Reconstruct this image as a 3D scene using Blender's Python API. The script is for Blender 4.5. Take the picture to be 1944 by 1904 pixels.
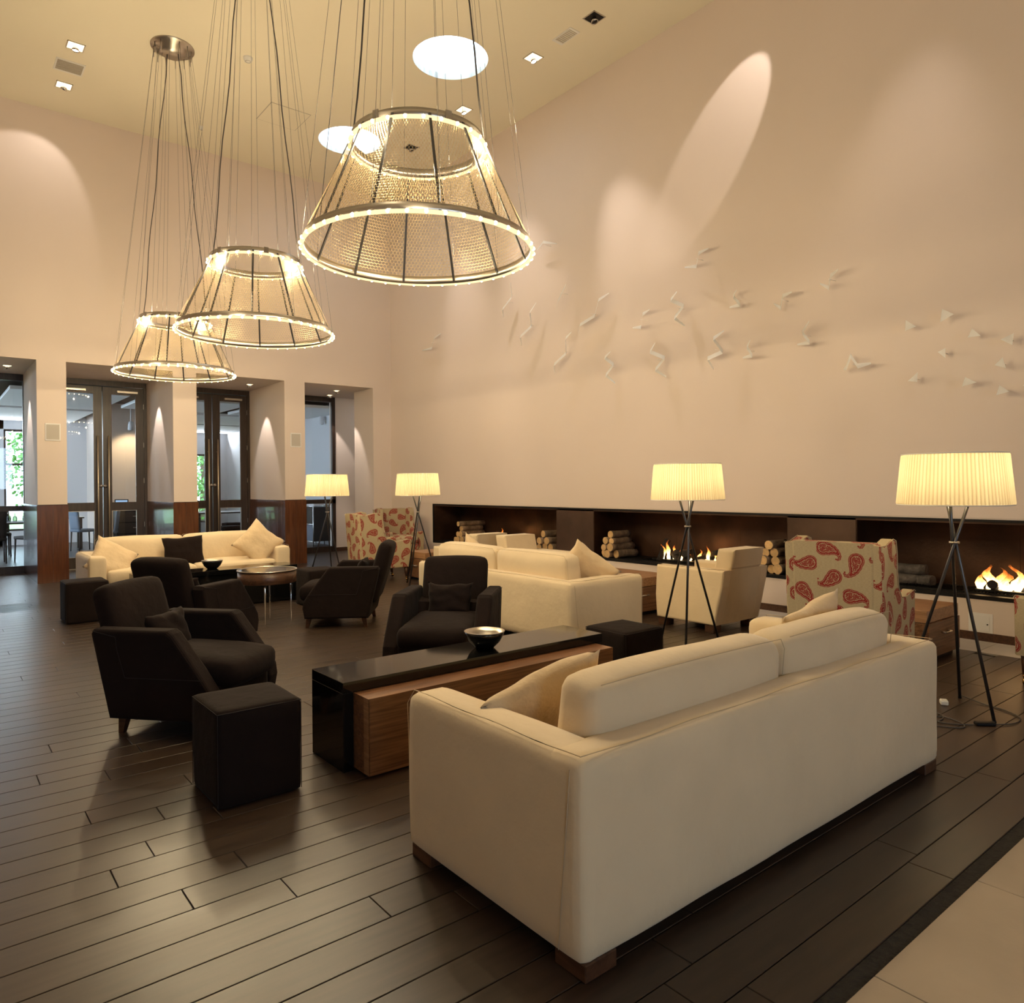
import bpy, bmesh, math, random
from mathutils import Vector, Matrix, noise
PI = math.pi
S = bpy.context.scene
C = S.collection
for o in list(bpy.data.objects): bpy.data.objects.remove(o)
# ------------------------------------------------------------------ camera
H = 1.42
th, pt, ro = 0.6798, -0.003, 0.0083
F0 = Vector((math.sin(th), math.cos(th), 0)); R0 = Vector((math.cos(th), -math.sin(th), 0)); Z = Vector((0, 0, 1))
F1 = F0*math.cos(pt) + Z*math.sin(pt); U1 = Z*math.cos(pt) - F0*math.sin(pt)
r_ = R0*math.cos(ro) - U1*math.sin(ro); u_ = R0*math.sin(ro) + U1*math.cos(ro)
cd = bpy.data.cameras.new('camera'); cam = bpy.data.objects.new('camera', cd); C.objects.link(cam)
cam.matrix_world = Matrix(((r_.x, u_.x, -F1.x, 0), (r_.y, u_.y, -F1.y, 0), (r_.z, u_.z, -F1.z, H), (0, 0, 0, 1)))
cd.sensor_width = 36; cd.lens = 1381/1944*36; cd.shift_y = -0.01466; cd.clip_start = 0.05; cd.clip_end = 200
S.camera = cam
# ------------------------------------------------------------------ exposure, world, large lights
S.view_settings.view_transform = 'Standard'; S.view_settings.look = 'None'
S.view_settings.exposure = 0.0; S.view_settings.gamma = 1; S.view_settings.use_curve_mapping = False
S.cycles.sample_clamp_indirect = 4.0; S.cycles.max_bounces = 8; S.cycles.transparent_max_bounces = 12
W = bpy.data.worlds.new('world'); S.world = W; W.use_nodes = True
bg = W.node_tree.nodes['Background']; bg.inputs[0].default_value = (0.60, 0.80, 1.0, 1); bg.inputs[1].default_value = 10.0
XW, YB, ZC = 7.27, 12.82, 7.09
YD = 14.70                                   # plane of the glazed doors
def light(kind, name, loc, energy, color, parent=None, **k):
    d = bpy.data.lights.new(name, kind); d.energy = energy; d.color = color
    for a, v in k.items(): setattr(d, a, v)
    o = bpy.data.objects.new(name, d); C.objects.link(o); o.location = loc
    if parent: o.parent = parent
    return o
def aim(o, target):
    d = Vector(target) - o.location; o.rotation_euler = d.to_track_quat('-Z', 'Y').to_euler()
WARM = (1.0, 0.79, 0.485)
# daylight through the tall windows of the wall behind the camera (real openings, portals guide the sampling)
REAR = [(-1.9, -.6), (1.4, 2.7)]
for a, b in REAR:
    p = light('AREA', 'window_daylight', ((a+b)/2, -5.0, 2.2), 1, (1, 1, 1), shape='RECTANGLE', size=b-a, size_y=1.6)
    p.data.cycles.is_portal = True; p.rotation_euler = (PI/2, 0, 0)   # faces into the room (+Y)
# ------------------------------------------------------------------ materials
def nt(name):
    m = bpy.data.materials.new(name); m.use_nodes = True; t = m.node_tree
    return m, t, t.nodes['Principled BSDF']
def mat(name, col, rough=0.5, metal=0.0, var=0.0, vscale=5.0, bump=0.0, bscale=40.0, spec=0.5, stretch=(1,1,1), sheen=0.0, obr=0.0, coat=0.0, rvar=0.0, bdist=0.02):
    m, t, b = nt(name); N = t.nodes; L = t.links
    b.inputs['Roughness'].default_value = rough; b.inputs['Metallic'].default_value = metal
    b.inputs['Specular IOR Level'].default_value = spec; b.inputs['Sheen Weight'].default_value = sheen; b.inputs['Coat Weight'].default_value = coat
    c = (*col, 1); b.inputs['Base Color'].default_value = c
    tc = N.new('ShaderNodeTexCoord'); mp = N.new('ShaderNodeMapping'); mp.inputs['Scale'].default_value = stretch
    L.new(tc.outputs['Object'], mp.inputs[0])
    last = None
    if var > 0 or obr > 0:
        hs = N.new('ShaderNodeHueSaturation'); hs.inputs['Color'].default_value = c
        add = N.new('ShaderNodeMath'); add.operation = 'ADD'; add.inputs[0].default_value = 1.0; add.inputs[1].default_value = 0
        if var > 0:
            nz = N.new('ShaderNodeTexNoise'); nz.inputs['Scale'].default_value = vscale; nz.inputs['Detail'].default_value = 5
            L.new(mp.outputs[0], nz.inputs['Vector'])
            mr = N.new('ShaderNodeMapRange'); mr.inputs[1].default_value = .3; mr.inputs[2].default_value = .7; mr.inputs[3].default_value = 1-var; mr.inputs[4].default_value = 1+var
            L.new(nz.outputs['Fac'], mr.inputs[0]); L.new(mr.outputs[0], add.inputs[0])
            if rvar > 0:
                m2 = N.new('ShaderNodeMapRange'); m2.inputs[1].default_value = .3; m2.inputs[2].default_value = .7; m2.inputs[3].default_value = rough-rvar; m2.inputs[4].default_value = rough+rvar
                L.new(nz.outputs['Fac'], m2.inputs[0]); L.new(m2.outputs[0], b.inputs['Roughness'])
        if obr > 0:
            oi = N.new('ShaderNodeObjectInfo'); m3 = N.new('ShaderNodeMapRange'); m3.inputs[3].default_value = -obr; m3.inputs[4].default_value = obr
            L.new(oi.outputs['Random'], m3.inputs[0]); L.new(m3.outputs[0], add.inputs[1])
        L.new(add.outputs[0], hs.inputs['Value']); L.new(hs.outputs[0], b.inputs['Base Color'])
    if bump > 0:
        n2 = N.new('ShaderNodeTexNoise'); n2.inputs['Scale'].default_value = bscale; n2.inputs['Detail'].default_value = 4
        L.new(mp.outputs[0], n2.inputs['Vector']); bp = N.new('ShaderNodeBump'); bp.inputs['Strength'].default_value = bump; bp.inputs['Distance'].default_value = bdist
        L.new(n2.outputs['Fac'], bp.inputs['Height']); L.new(bp.outputs[0], b.inputs['Normal'])
    return m
def emat(name, col, s, sample=True):
    m = bpy.data.materials.new(name); m.use_nodes = True; t = m.node_tree; t.nodes.clear()
    e = t.nodes.new('ShaderNodeEmission'); e.inputs[0].default_value = (*col, 1); e.inputs[1].default_value = s
    o = t.nodes.new('ShaderNodeOutputMaterial'); t.links.new(e.outputs[0], o.inputs[0])
    if not sample: m.cycles.emission_sampling = 'NONE'
    return m
def glassmat(name, tint=(1, 1, 1), refl=0.08):
    m = bpy.data.materials.new(name); m.use_nodes = True; t = m.node_tree; N = t.nodes; N.clear()
    tr = N.new('ShaderNodeBsdfTransparent'); tr.inputs[0].default_value = (*tint, 1)
    g = N.new('ShaderNodeBsdfGlossy'); g.inputs['Roughness'].default_value = 0.01
    fr = N.new('ShaderNodeFresnel'); fr.inputs[0].default_value = 1.5
    mx = N.new('ShaderNodeMixShader'); o = N.new('ShaderNodeOutputMaterial')
    t.links.new(fr.outputs[0], mx.inputs[0]); t.links.new(tr.outputs[0], mx.inputs[1]); t.links.new(g.outputs[0], mx.inputs[2]); t.links.new(mx.outputs[0], o.inputs[0])
    return m
def woodmat(name, c1, c2, rough=.4, scale=(1.2, 14, 14), coat=0.0, bump=.06, dist=3.0):
    m, t, b = nt(name); N = t.nodes; L = t.links
    tc = N.new('ShaderNodeTexCoord'); mp = N.new('ShaderNodeMapping'); mp.inputs['Scale'].default_value = scale
    nz = N.new('ShaderNodeTexNoise'); nz.inputs['Scale'].default_value = 3; nz.inputs['Detail'].default_value = 6; nz.inputs['Distortion'].default_value = dist*.3
    L.new(tc.outputs['Object'], mp.inputs[0]); L.new(mp.outputs[0], nz.inputs['Vector'])
    cr = N.new('ShaderNodeValToRGB'); cr.color_ramp.elements[0].position = .35; cr.color_ramp.elements[1].position = .65
    cr.color_ramp.elements[0].color = (*c1, 1); cr.color_ramp.elements[1].color = (*c2, 1)
    L.new(nz.outputs['Fac'], cr.inputs[0]); L.new(cr.outputs[0], b.inputs['Base Color'])
    b.inputs['Roughness'].default_value = rough; b.inputs['Coat Weight'].default_value = coat
    bp = N.new('ShaderNodeBump'); bp.inputs['Strength'].default_value = bump; bp.inputs['Distance'].default_value = .01
    L.new(nz.outputs['Fac'], bp.inputs['Height']); L.new(bp.outputs[0], b.inputs['Normal'])
    return m
M = {}
M['paint'] = mat('wall_paint', (.73, .62, .535), .75, bump=.05, bscale=120, bdist=.002, var=.02, vscale=.7)
M['ceil'] = mat('ceiling_paint', (.80, .73, .57), .85)
M['white'] = mat('white_paint', (.80, .78, .75), .6)
M['plank'] = mat('dark_floor_board', (.042, .027, .0185), .33, var=.30, vscale=3, stretch=(1, 9, 1), bump=.035, bscale=110, obr=.14, rvar=.03, bdist=.004, spec=.42)
M['joint'] = mat('floor_joint', (.006, .005, .004), .8)
M['stone'] = mat('buff_stone', (.47, .385, .28), .5, var=.14, vscale=2.5, bump=.15, bscale=25, obr=.05, rvar=.1, bdist=.006)
M['pale'] = mat('pale_stone', (.5, .45, .38), .5, var=.08, bump=.1, obr=.05)
M['mortar'] = mat('rough_mortar', (.022, .019, .015), .8, var=.4, vscale=30, bump=.6, bscale=60)
M['cream'] = mat('cream_linen', (.70, .56, .36), .92, var=.05, vscale=3, bump=.30, bscale=9, sheen=.25, bdist=.02)
M['cream2'] = mat('cream_cotton_cushion', (.66, .50, .30), .92, var=.05, vscale=4, bump=.5, bscale=11, sheen=.25, bdist=.03)
M['seam'] = mat('seam_thread', (.50, .39, .25), .9)
M['dark'] = mat('dark_brown_fabric', (.0125, .0075, .0065), .92, var=.15, vscale=4, bump=.35, bscale=12, sheen=.02, bdist=.02, spec=.12)
M['darkseam'] = mat('dark_seam', (.012, .008, .008), .9)
M['black'] = mat('black_lacquer', (.004, .004, .004), .09, spec=.5, coat=.1, bump=.01, bscale=6)
M['rust'] = mat('rusted_steel', (.055, .026, .014), .42, metal=.45, var=.55, vscale=2.4, bump=.1, bscale=30, rvar=.12)
M['steel_panel'] = mat('grey_brown_steel', (.085, .048, .030), .45, metal=.4, var=.35, vscale=2, rvar=.1)
M['iron'] = mat('black_iron', (.012, .011, .011), .5, metal=.6)
M['gun'] = mat('gunmetal_tube', (.10, .10, .105), .3, metal=.9)
M['chrome'] = mat('chrome', (.75, .73, .70), .12, metal=1)
M['satin'] = mat('satin_steel', (.60, .55, .48), .30, metal=1)
M['handle'] = mat('brushed_handle', (.80, .68, .50), .42, metal=.8)
M['brass'] = mat('brass', (.62, .42, .16), .25, metal=1)
M['gold_mesh'] = mat('brass_wire', (.85, .66, .36), .45, metal=.35)
M['bark'] = mat('bark', (.20, .135, .085), .9, var=.5, vscale=12, bump=.7, bscale=30, stretch=(1, .3, 1), obr=.2)
M['bark2'] = mat('grey_driftwood', (.11, .095, .085), .9, var=.5, vscale=12, bump=.7, bscale=30, obr=.2)
M['cut'] = mat('cut_wood', (.62, .40, .18), .8, var=.25, vscale=14, obr=.12)
M['char'] = mat('charred_log', (.02, .014, .011), .85, var=.6, vscale=10, bump=.8, bscale=25)
M['walnut'] = woodmat('walnut_veneer', (.115, .048, .020), (.235, .112, .050), .38, (.9, 12, 22))
M['walnut_v'] = woodmat('walnut_veneer_light', (.24, .12, .055), (.40, .22, .11), .38, (12, .9, 22))
M['dado'] = woodmat('red_brown_veneer', (.070, .021, .008), (.110, .036, .013), .22, (9, 9, .7), coat=.3)
M['door'] = woodmat('dark_door_wood', (.022, .012, .008), (.042, .024, .015), .38, (16, 16, .8))
M['leg'] = woodmat('brown_leg_wood', (.05, .022, .012), (.10, .045, .022), .35)
M['glass'] = glassmat('clear_glass')
M['tglass'] = glassmat('table_glass', (.6, .6, .6))
M['art'] = mat('white_metal_strip', (.96, .95, .91), .5)
M['spk'] = mat('speaker_cloth', (.50, .46, .40), .9)
M['vent'] = mat('grey_vent', (.42, .38, .31), .7)
M['palevent'] = mat('pale_vent', (.60, .55, .46), .7)
M['plastic'] = mat('white_plastic', (.75, .73, .68), .4)
M['cable'] = mat('grey_cable', (.055, .048, .044), .5)
M['bulb'] = emat('bulb_glow', (1.0, .78, .42), 55, False)
M['glowband'] = emat('glass_bloom_glow', (1.0, .74, .38), 1.6, False)  # glow put into the glass band to imitate the bulbs' bloom
M['lens'] = emat('spot_lens', (1.0, .85, .62), 14, False)
M['reflector'] = emat('lit_reflector', (1.0, .80, .50), 2.6, False)
M['slate'] = mat('grey_blue_seat', (.17, .21, .27), .8)
M['cloth'] = mat('white_cloth', (.8, .8, .8), .8)
M['leaf'] = mat('tree_leaf', (.12, .28, .06), .6, obr=.2)
M['lawn'] = mat('lawn', (.13, .26, .06), .9, var=.3, vscale=1)
M['trunk'] = mat('tree_trunk', (.12, .08, .05), .9)
M['grey'] = mat('grey_wall', (.72, .72, .74), .8)
M['raft'] = mat('white_ceiling_raft', (.92, .92, .92), .8)
M['beam'] = mat('dark_beam', (.045, .032, .026), .7)
M['screen'] = emat('laptop_screen', (.35, .55, .8), 1.0)
M['exit'] = emat('exit_green', (.05, .8, .3), 1.5)
M['patrol'] = mat('printed_notice', (.8, .8, .82), .6)
# lampshade: pleated ribbon, lit from inside
def shade_mat():
    m = bpy.data.materials.new('cream_ribbon_shade'); m.use_nodes = True; t = m.node_tree; N = t.nodes; L = t.links; N.clear()
    d = N.new('ShaderNodeBsdfDiffuse'); tr = N.new('ShaderNodeBsdfTranslucent'); mx = N.new('ShaderNodeMixShader'); o = N.new('ShaderNodeOutputMaterial')
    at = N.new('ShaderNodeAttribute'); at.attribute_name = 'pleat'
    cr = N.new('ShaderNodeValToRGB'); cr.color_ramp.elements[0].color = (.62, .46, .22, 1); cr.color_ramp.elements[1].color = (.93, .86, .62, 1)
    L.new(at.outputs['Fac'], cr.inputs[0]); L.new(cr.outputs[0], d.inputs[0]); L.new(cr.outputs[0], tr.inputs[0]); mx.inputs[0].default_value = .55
    L.new(d.outputs[0], mx.inputs[1]); L.new(tr.outputs[0], mx.inputs[2]); L.new(mx.outputs[0], o.inputs[0])
    return m
M['shade'] = shade_mat()
def flame_mat():
    m = bpy.data.materials.new('flame'); m.use_nodes = True; t = m.node_tree; N = t.nodes; L = t.links; N.clear()
    tc = N.new('ShaderNodeTexCoord'); sp = N.new('ShaderNodeSeparateXYZ'); L.new(tc.outputs['Generated'], sp.inputs[0])
    nz = N.new('ShaderNodeTexNoise'); nz.inputs['Scale'].default_value = 3.5; L.new(tc.outputs['Generated'], nz.inputs['Vector'])
    ad = N.new('ShaderNodeMath'); ad.operation = 'MULTIPLY_ADD'; ad.inputs[1].default_value = .5; L.new(nz.outputs['Fac'], ad.inputs[0]); L.new(sp.outputs['Z'], ad.inputs[2])
    cr = N.new('ShaderNodeValToRGB'); e = cr.color_ramp.elements
    e[0].position = .25; e[0].color = (1, .80, .42, 1); e[1].position = 1.2; e[1].color = (1, .22, .03, 1)
    k = e.new(.75); k.color = (1, .42, .09, 1)
    L.new(ad.outputs[0], cr.inputs[0])
    em = N.new('ShaderNodeEmission'); L.new(cr.outputs[0], em.inputs[0])
    ms = N.new('ShaderNodeMapRange'); ms.inputs[1].default_value = .2; ms.inputs[2].default_value = 1.2; ms.inputs[3].default_value = 8.0; ms.inputs[4].default_value = .8
    L.new(ad.outputs[0], ms.inputs[0]); L.new(ms.outputs[0], em.inputs[1])
    tr = N.new('ShaderNodeBsdfTransparent'); mx = N.new('ShaderNodeMixShader'); lw = N.new('ShaderNodeLayerWeight'); lw.inputs[0].default_value = .35
    mf = N.new('ShaderNodeMath'); mf.operation = 'MAXIMUM'; ma = N.new('ShaderNodeMapRange'); ma.inputs[1].default_value = .55; ma.inputs[2].default_value = 1.25
    L.new(ad.outputs[0], ma.inputs[0]); L.new(ma.outputs[0], mf.inputs[0]); L.new(lw.outputs['Facing'], mf.inputs[1])
    L.new(mf.outputs[0], mx.inputs[0]); L.new(em.outputs[0], mx.inputs[1]); L.new(tr.outputs[0], mx.inputs[2])
    o = N.new('ShaderNodeOutputMaterial'); L.new(mx.outputs[0], o.inputs[0]); m.cycles.emission_sampling = 'NONE'
    return m
M['flame'] = flame_mat()
def paisley_mat():
    m, t, b = nt('red_paisley_linen'); N = t.nodes; L = t.links
    def math_(op, a, bb=None):
        n = N.new('ShaderNodeMath'); n.operation = op
        for i, v in enumerate((a, bb)):
            if v is None: continue
            if isinstance(v, (int, float)): n.inputs[i].default_value = v
            else: L.new(v, n.inputs[i])
        return n.outputs[0]
    uv = N.new('ShaderNodeUVMap')
    sep = N.new('ShaderNodeSeparateXYZ'); L.new(uv.outputs[0], sep.inputs[0])
    def layer(cw, ch, ox, oy, seed):
        u = math_('ADD', math_('DIVIDE', sep.outputs[0], cw), ox); v0 = math_('ADD', math_('DIVIDE', sep.outputs[1], ch), oy)
        cu = math_('FLOOR', u); v = math_('ADD', v0, math_('MULTIPLY', math_('MODULO', math_('ABSOLUTE', cu), 2), .5)); cv = math_('FLOOR', v)
        fu = math_('MULTIPLY', math_('SUBTRACT', math_('SUBTRACT', u, cu), .5), cw); fv = math_('MULTIPLY', math_('SUBTRACT', math_('SUBTRACT', v, cv), .5), ch)
        cb = N.new('ShaderNodeCombineXYZ'); L.new(cu, cb.inputs[0]); L.new(cv, cb.inputs[1]); cb.inputs[2].default_value = seed
        wn = N.new('ShaderNodeTexWhiteNoise'); wn.noise_dimensions = '3D'; L.new(cb.outputs[0], wn.inputs['Vector'])
        p = N.new('ShaderNodeCombineXYZ'); L.new(fu, p.inputs[0]); L.new(fv, p.inputs[1])
        vr = N.new('ShaderNodeVectorRotate'); vr.rotation_type = 'Z_AXIS'; L.new(p.outputs[0], vr.inputs['Vector'])
        L.new(math_('MULTIPLY', math_('SUBTRACT', wn.outputs['Value'], .5), 6.0), vr.inputs['Angle'])
        pts = [tuple(1.32*c for c in q) for q in [(0, -.030, .040), (.002, -.004, .034), (.003, .018, .026), (-.001, .036, .019), (-.009, .051, .0135), (-.020, .061, .010), (-.032, .063, .008), (-.040, .056, .006), (-.040, .047, .0045)]]
        d = None
        for x, y, r in pts:
            n = N.new('ShaderNodeVectorMath'); n.operation = 'DISTANCE'; L.new(vr.outputs[0], n.inputs[0]); n.inputs[1].default_value = (x, y, 0)
            e = math_('SUBTRACT', n.outputs['Value'], r)
            if d is None: d = e
            else:
                sm = N.new('ShaderNodeMath'); sm.operation = 'SMOOTH_MIN' if r > .012 else 'MINIMUM'; L.new(d, sm.inputs[0]); L.new(e, sm.inputs[1]); sm.inputs[2].default_value = .006; d = sm.outputs[0]
        c = N.new('ShaderNodeVectorMath'); c.operation = 'DISTANCE'; L.new(vr.outputs[0], c.inputs[0]); c.inputs[1].default_value = (0, -.040, 0)
        return d, c.outputs['Value'], vr.outputs[0]
    d, rc, pv = layer(.170, .215, 0, 0, 1)
    cr = N.new('ShaderNodeValToRGB'); cr.color_ramp.interpolation = 'CONSTANT'; e = cr.color_ramp.elements
    mr = N.new('ShaderNodeMapRange'); mr.inputs[1].default_value = -.04; mr.inputs[2].default_value = .01; L.new(d, mr.inputs[0])
    # d mm: inside -40..0 -> ramp 0.. .8
    e[0].position = 0; e[0].color = (.55, .55, .55, 1)
    for pos, v in ((.36, 0), (.42, 1), (.655, 0), (.69, 1)): q = e.new(pos); q.color = (v, v, v, 1)
    e[-1].position = .80; e[-1].color = (0, 0, 0, 1)
    L.new(mr.outputs[0], cr.inputs[0])
    vo = N.new('ShaderNodeTexVoronoi'); vo.inputs['Scale'].default_value = 95; L.new(pv, vo.inputs['Vector'])
    dot = math_('GREATER_THAN', vo.outputs['Distance'], .36)
    inner = math_('MULTIPLY', math_('LESS_THAN', mr.outputs[0], .36), dot)
    pet = math_('GREATER_THAN', math_('SINE', math_('MULTIPLY', rc, 900.)), .1)
    core = math_('MULTIPLY', math_('LESS_THAN', rc, .0165), pet)
    outer = math_('MULTIPLY', math_('GREATER_THAN', mr.outputs[0], .36), cr.outputs[0])
    # lacy dots inside the red border
    vo2 = N.new('ShaderNodeTexVoronoi'); vo2.inputs['Scale'].default_value = 120; L.new(pv, vo2.inputs['Vector'])
    outer = math_('MULTIPLY', outer, math_('GREATER_THAN', vo2.outputs['Distance'], .20))
    msk = math_('MAXIMUM', math_('MAXIMUM', outer, math_('MULTIPLY', inner, .9)), core)
    # linen ground
    nz = N.new('ShaderNodeTexNoise'); nz.inputs['Scale'].default_value = 60; mp = N.new('ShaderNodeMapping'); mp.inputs['Scale'].default_value = (1, 8, 1); L.new(uv.outputs[0], mp.inputs[0]); L.new(mp.outputs[0], nz.inputs['Vector'])
    g = N.new('ShaderNodeValToRGB'); g.color_ramp.elements[0].position = .3; g.color_ramp.elements[1].position = .7
    g.color_ramp.elements[0].color = (.36, .285, .165, 1); g.color_ramp.elements[1].color = (.50, .405, .25, 1); L.new(nz.outputs['Fac'], g.inputs[0])
    mx = N.new('ShaderNodeMix'); mx.data_type = 'RGBA'; L.new(msk, mx.inputs[0]); L.new(g.outputs[0], mx.inputs[6]); mx.inputs[7].default_value = (.25, .014, .012, 1)
    L.new(mx.outputs[2], b.inputs['Base Color']); b.inputs['Roughness'].default_value = .9
    return m
M['paisley'] = paisley_mat()

# ------------------------------------------------------------------ mesh helpers
def mesh_from(bm, name):
    me = bpy.data.meshes.new(name); bm.to_mesh(me); bm.free(); return me
def link(name, me, m, parent=None, smooth=False):
    o = bpy.data.objects.new(name, me); C.objects.link(o)
    if m:
        for x in (m if isinstance(m, (list, tuple)) else [m]):
            if len(me.materials) < (len(m) if isinstance(m, (list, tuple)) else 1): me.materials.append(x)
    if smooth:
        for p in me.polygons: p.use_smooth = True
    if parent: o.parent = parent
    return o
def obj(name, bm, m, parent=None, smooth=False): return link(name, mesh_from(bm, name), m, parent, smooth)
def box(bm, x0, x1, y0, y1, z0, z1, bev=0.0, seg=1, mi=0):
    vs = [bm.verts.new((x, y, z)) for z in (z0, z1) for x, y in ((x0, y0), (x1, y0), (x1, y1), (x0, y1))]
    fs = [bm.faces.new([vs[i] for i in f]) for f in ((3, 2, 1, 0), (4, 5, 6, 7), (0, 1, 5, 4), (1, 2, 6, 5), (2, 3, 7, 6), (3, 0, 4, 7))]
    for f in fs: f.material_index = mi
    if bev > 0:
        es = list({e for f in fs for e in f.edges}); bmesh.ops.bevel(bm, geom=es, offset=bev, segments=seg, affect='EDGES', profile=.5)
def B(name, m, parent, *a, **k):
    bm = bmesh.new(); box(bm, *a, **k); return obj(name, bm, m, parent)
def prism(bm, pts, y0, y1, bev=0.0, seg=2, axis='Y'):
    f3 = (lambda p, y: (p[0], y, p[1])) if axis == 'Y' else ((lambda p, y: (y, p[0], p[1])) if axis == 'X' else (lambda p, y: (p[0], p[1], y)))
    a = [bm.verts.new(f3(p, y0)) for p in pts]; b = [bm.verts.new(f3(p, y1)) for p in pts]; n = len(pts)
    fs = [bm.faces.new(a[::-1]), bm.faces.new(b)] + [bm.faces.new((a[i], a[(i+1) % n], b[(i+1) % n], b[i])) for i in range(n)]
    bmesh.ops.recalc_face_normals(bm, faces=fs)
    if bev > 0:
        es = list({e for f in fs[:2] for e in f.edges}); bmesh.ops.bevel(bm, geom=es, offset=bev, segments=seg, affect='EDGES', profile=.5)
def tube(bm, pts, r, n=8, cap=True, r2=None):
    pts = [Vector(p) for p in pts]; rings = []; up = None; L = len(pts)
    for i, p in enumerate(pts):
        d = (pts[min(i+1, L-1)] - pts[max(i-1, 0)]).normalized()
        if up is None: up = Vector((0, 0, 1)) if abs(d.z) < .9 else Vector((1, 0, 0))
        a = d.cross(up).normalized(); b = d.cross(a).normalized(); up = -b if False else up
        rr = r if r2 is None else r + (r2-r)*i/(L-1)
        rings.append([bm.verts.new(p + (a*math.cos(2*PI*k/n) + b*math.sin(2*PI*k/n))*rr) for k in range(n)])
    for i in range(L-1):
        for k in range(n): f = bm.faces.new((rings[i][k], rings[i][(k+1) % n], rings[i+1][(k+1) % n], rings[i+1][k])); f.smooth = True
    if cap: bm.faces.new(rings[0][::-1]); bm.faces.new(rings[-1])
def lathe(bm, prof, n=24, cx=0, cy=0, mi=0, close=False):
    rings = [[bm.verts.new((cx + r*math.cos(2*PI*k/n), cy + r*math.sin(2*PI*k/n), z)) for k in range(n)] for r, z in prof]
    R = len(rings)
    for i in range(R if close else R-1):
        for k in range(n):
            f = bm.faces.new((rings[i][k], rings[i][(k+1) % n], rings[(i+1) % R][(k+1) % n], rings[(i+1) % R][k])); f.smooth = True; f.material_index = mi
    return rings
def soft(sx, sy, sz, r=.04, n=(10, 10, 6), bulge=(0, 0, 0), wob=0.0, seed=0, wscale=4.0):
    """rounded, puffed box centred on the origin"""
    bm = bmesh.new(); hx, hy, hz = sx/2, sy/2, sz/2; key = {}
    def V(i, j, k):
        if (i, j, k) in key: return key[(i, j, k)]
        def sp(a, nn, h):   # denser near the edges
            t = a/nn*2-1; return math.copysign(1-(1-abs(t))**1.5, t)*h if nn > 2 else t*h
        p = Vector((sp(i, n[0], hx), sp(j, n[1], hy), sp(k, n[2], hz)))
        q = Vector((max(-hx+r, min(hx-r, p.x)), max(-hy+r, min(hy-r, p.y)), max(-hz+r, min(hz-r, p.z))))
        d = p-q
        if d.length > 1e-7: p = q + d.normalized()*min(r, d.length if d.length < r else r)
        ux, uy, uz = p.x/hx, p.y/hy, p.z/hz
        g = lambda u: max(0, 1-u*u)
        p = p + Vector((bulge[0]*ux*g(uy)*g(uz), bulge[1]*uy*g(ux)*g(uz), bulge[2]*uz*g(ux)*g(uy)))
        if wob: p += noise.noise_vector(p*wscale + Vector((seed*7.3, seed*3.1, 0)))*wob
        v = bm.verts.new(p); key[(i, j, k)] = v; return v
    nx, ny, nz = n
    for k in (0, nz):
        for i in range(nx):
            for j in range(ny):
                f = [V(i, j, k), V(i+1, j, k), V(i+1, j+1, k), V(i, j+1, k)]; bm.faces.new(f if k else f[::-1])
    for i in (0, nx):
        for j in range(ny):
            for k in range(nz):
                f = [V(i, j, k), V(i, j+1, k), V(i, j+1, k+1), V(i, j, k+1)]; bm.faces.new(f if i else f[::-1])
    for j in (0, ny):
        for i in range(nx):
            for k in range(nz):
                f = [V(i, j, k), V(i+1, j, k), V(i+1, j, k+1), V(i, j, k+1)]; bm.faces.new(f[::-1] if j else f)
    for f in bm.faces: f.smooth = True
    return bm
def pillow_bm(w, h, t, seed=0):
    bm = bmesh.new(); n = 18; g = {}
    for s in (1, -1):
        for i in range(n+1):
            for j in range(n+1):
                u = i/n*2-1; v = j/n*2-1
                edge = i in (0, n) or j in (0, n)
                if s == -1 and edge: g[(s, i, j)] = g[(1, i, j)]; continue
                pin = 1-.10*(1-u*u)*abs(v)**3; pin2 = 1-.10*(1-v*v)*abs(u)**3
                z = s*t/2*((1-u**4)*(1-v**4))**.55
                p = Vector((u*w/2*pin2, v*h/2*pin, z))
                p += noise.noise_vector(Vector((u*2.2+seed*5, v*2.2, s*2)))*.012
                g[(s, i, j)] = bm.verts.new(p)
        for i in range(n):
            for j in range(n):
                f = [g[(s, i, j)], g[(s, i+1, j)], g[(s, i+1, j+1)], g[(s, i, j+1)]]
                fc = bm.faces.new(f if s == 1 else f[::-1]); fc.smooth = True
    return bm
def xf(bm, mtx): bmesh.ops.transform(bm, matrix=mtx, verts=bm.verts); return bm
T = Matrix.Translation
def RX(a): return Matrix.Rotation(a, 4, 'X')
def RY(a): return Matrix.Rotation(a, 4, 'Y')
def RZ(a): return Matrix.Rotation(a, 4, 'Z')
def uvbox(bm, off=(0, 0), k=1.0):
    lay = bm.loops.layers.uv.verify(); bm.normal_update()
    for f in bm.faces:
        n = f.normal; ax = max(range(3), key=lambda i: abs(n[i]))
        for l in f.loops:
            c = l.vert.co
            uv = ((c.y, c.z), (c.x+.37, c.z+.11), (c.y+.2, c.x))[ax]
            l[lay].uv = ((uv[0]+off[0])*k, (uv[1]+off[1])*k)
    return bm
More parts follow.
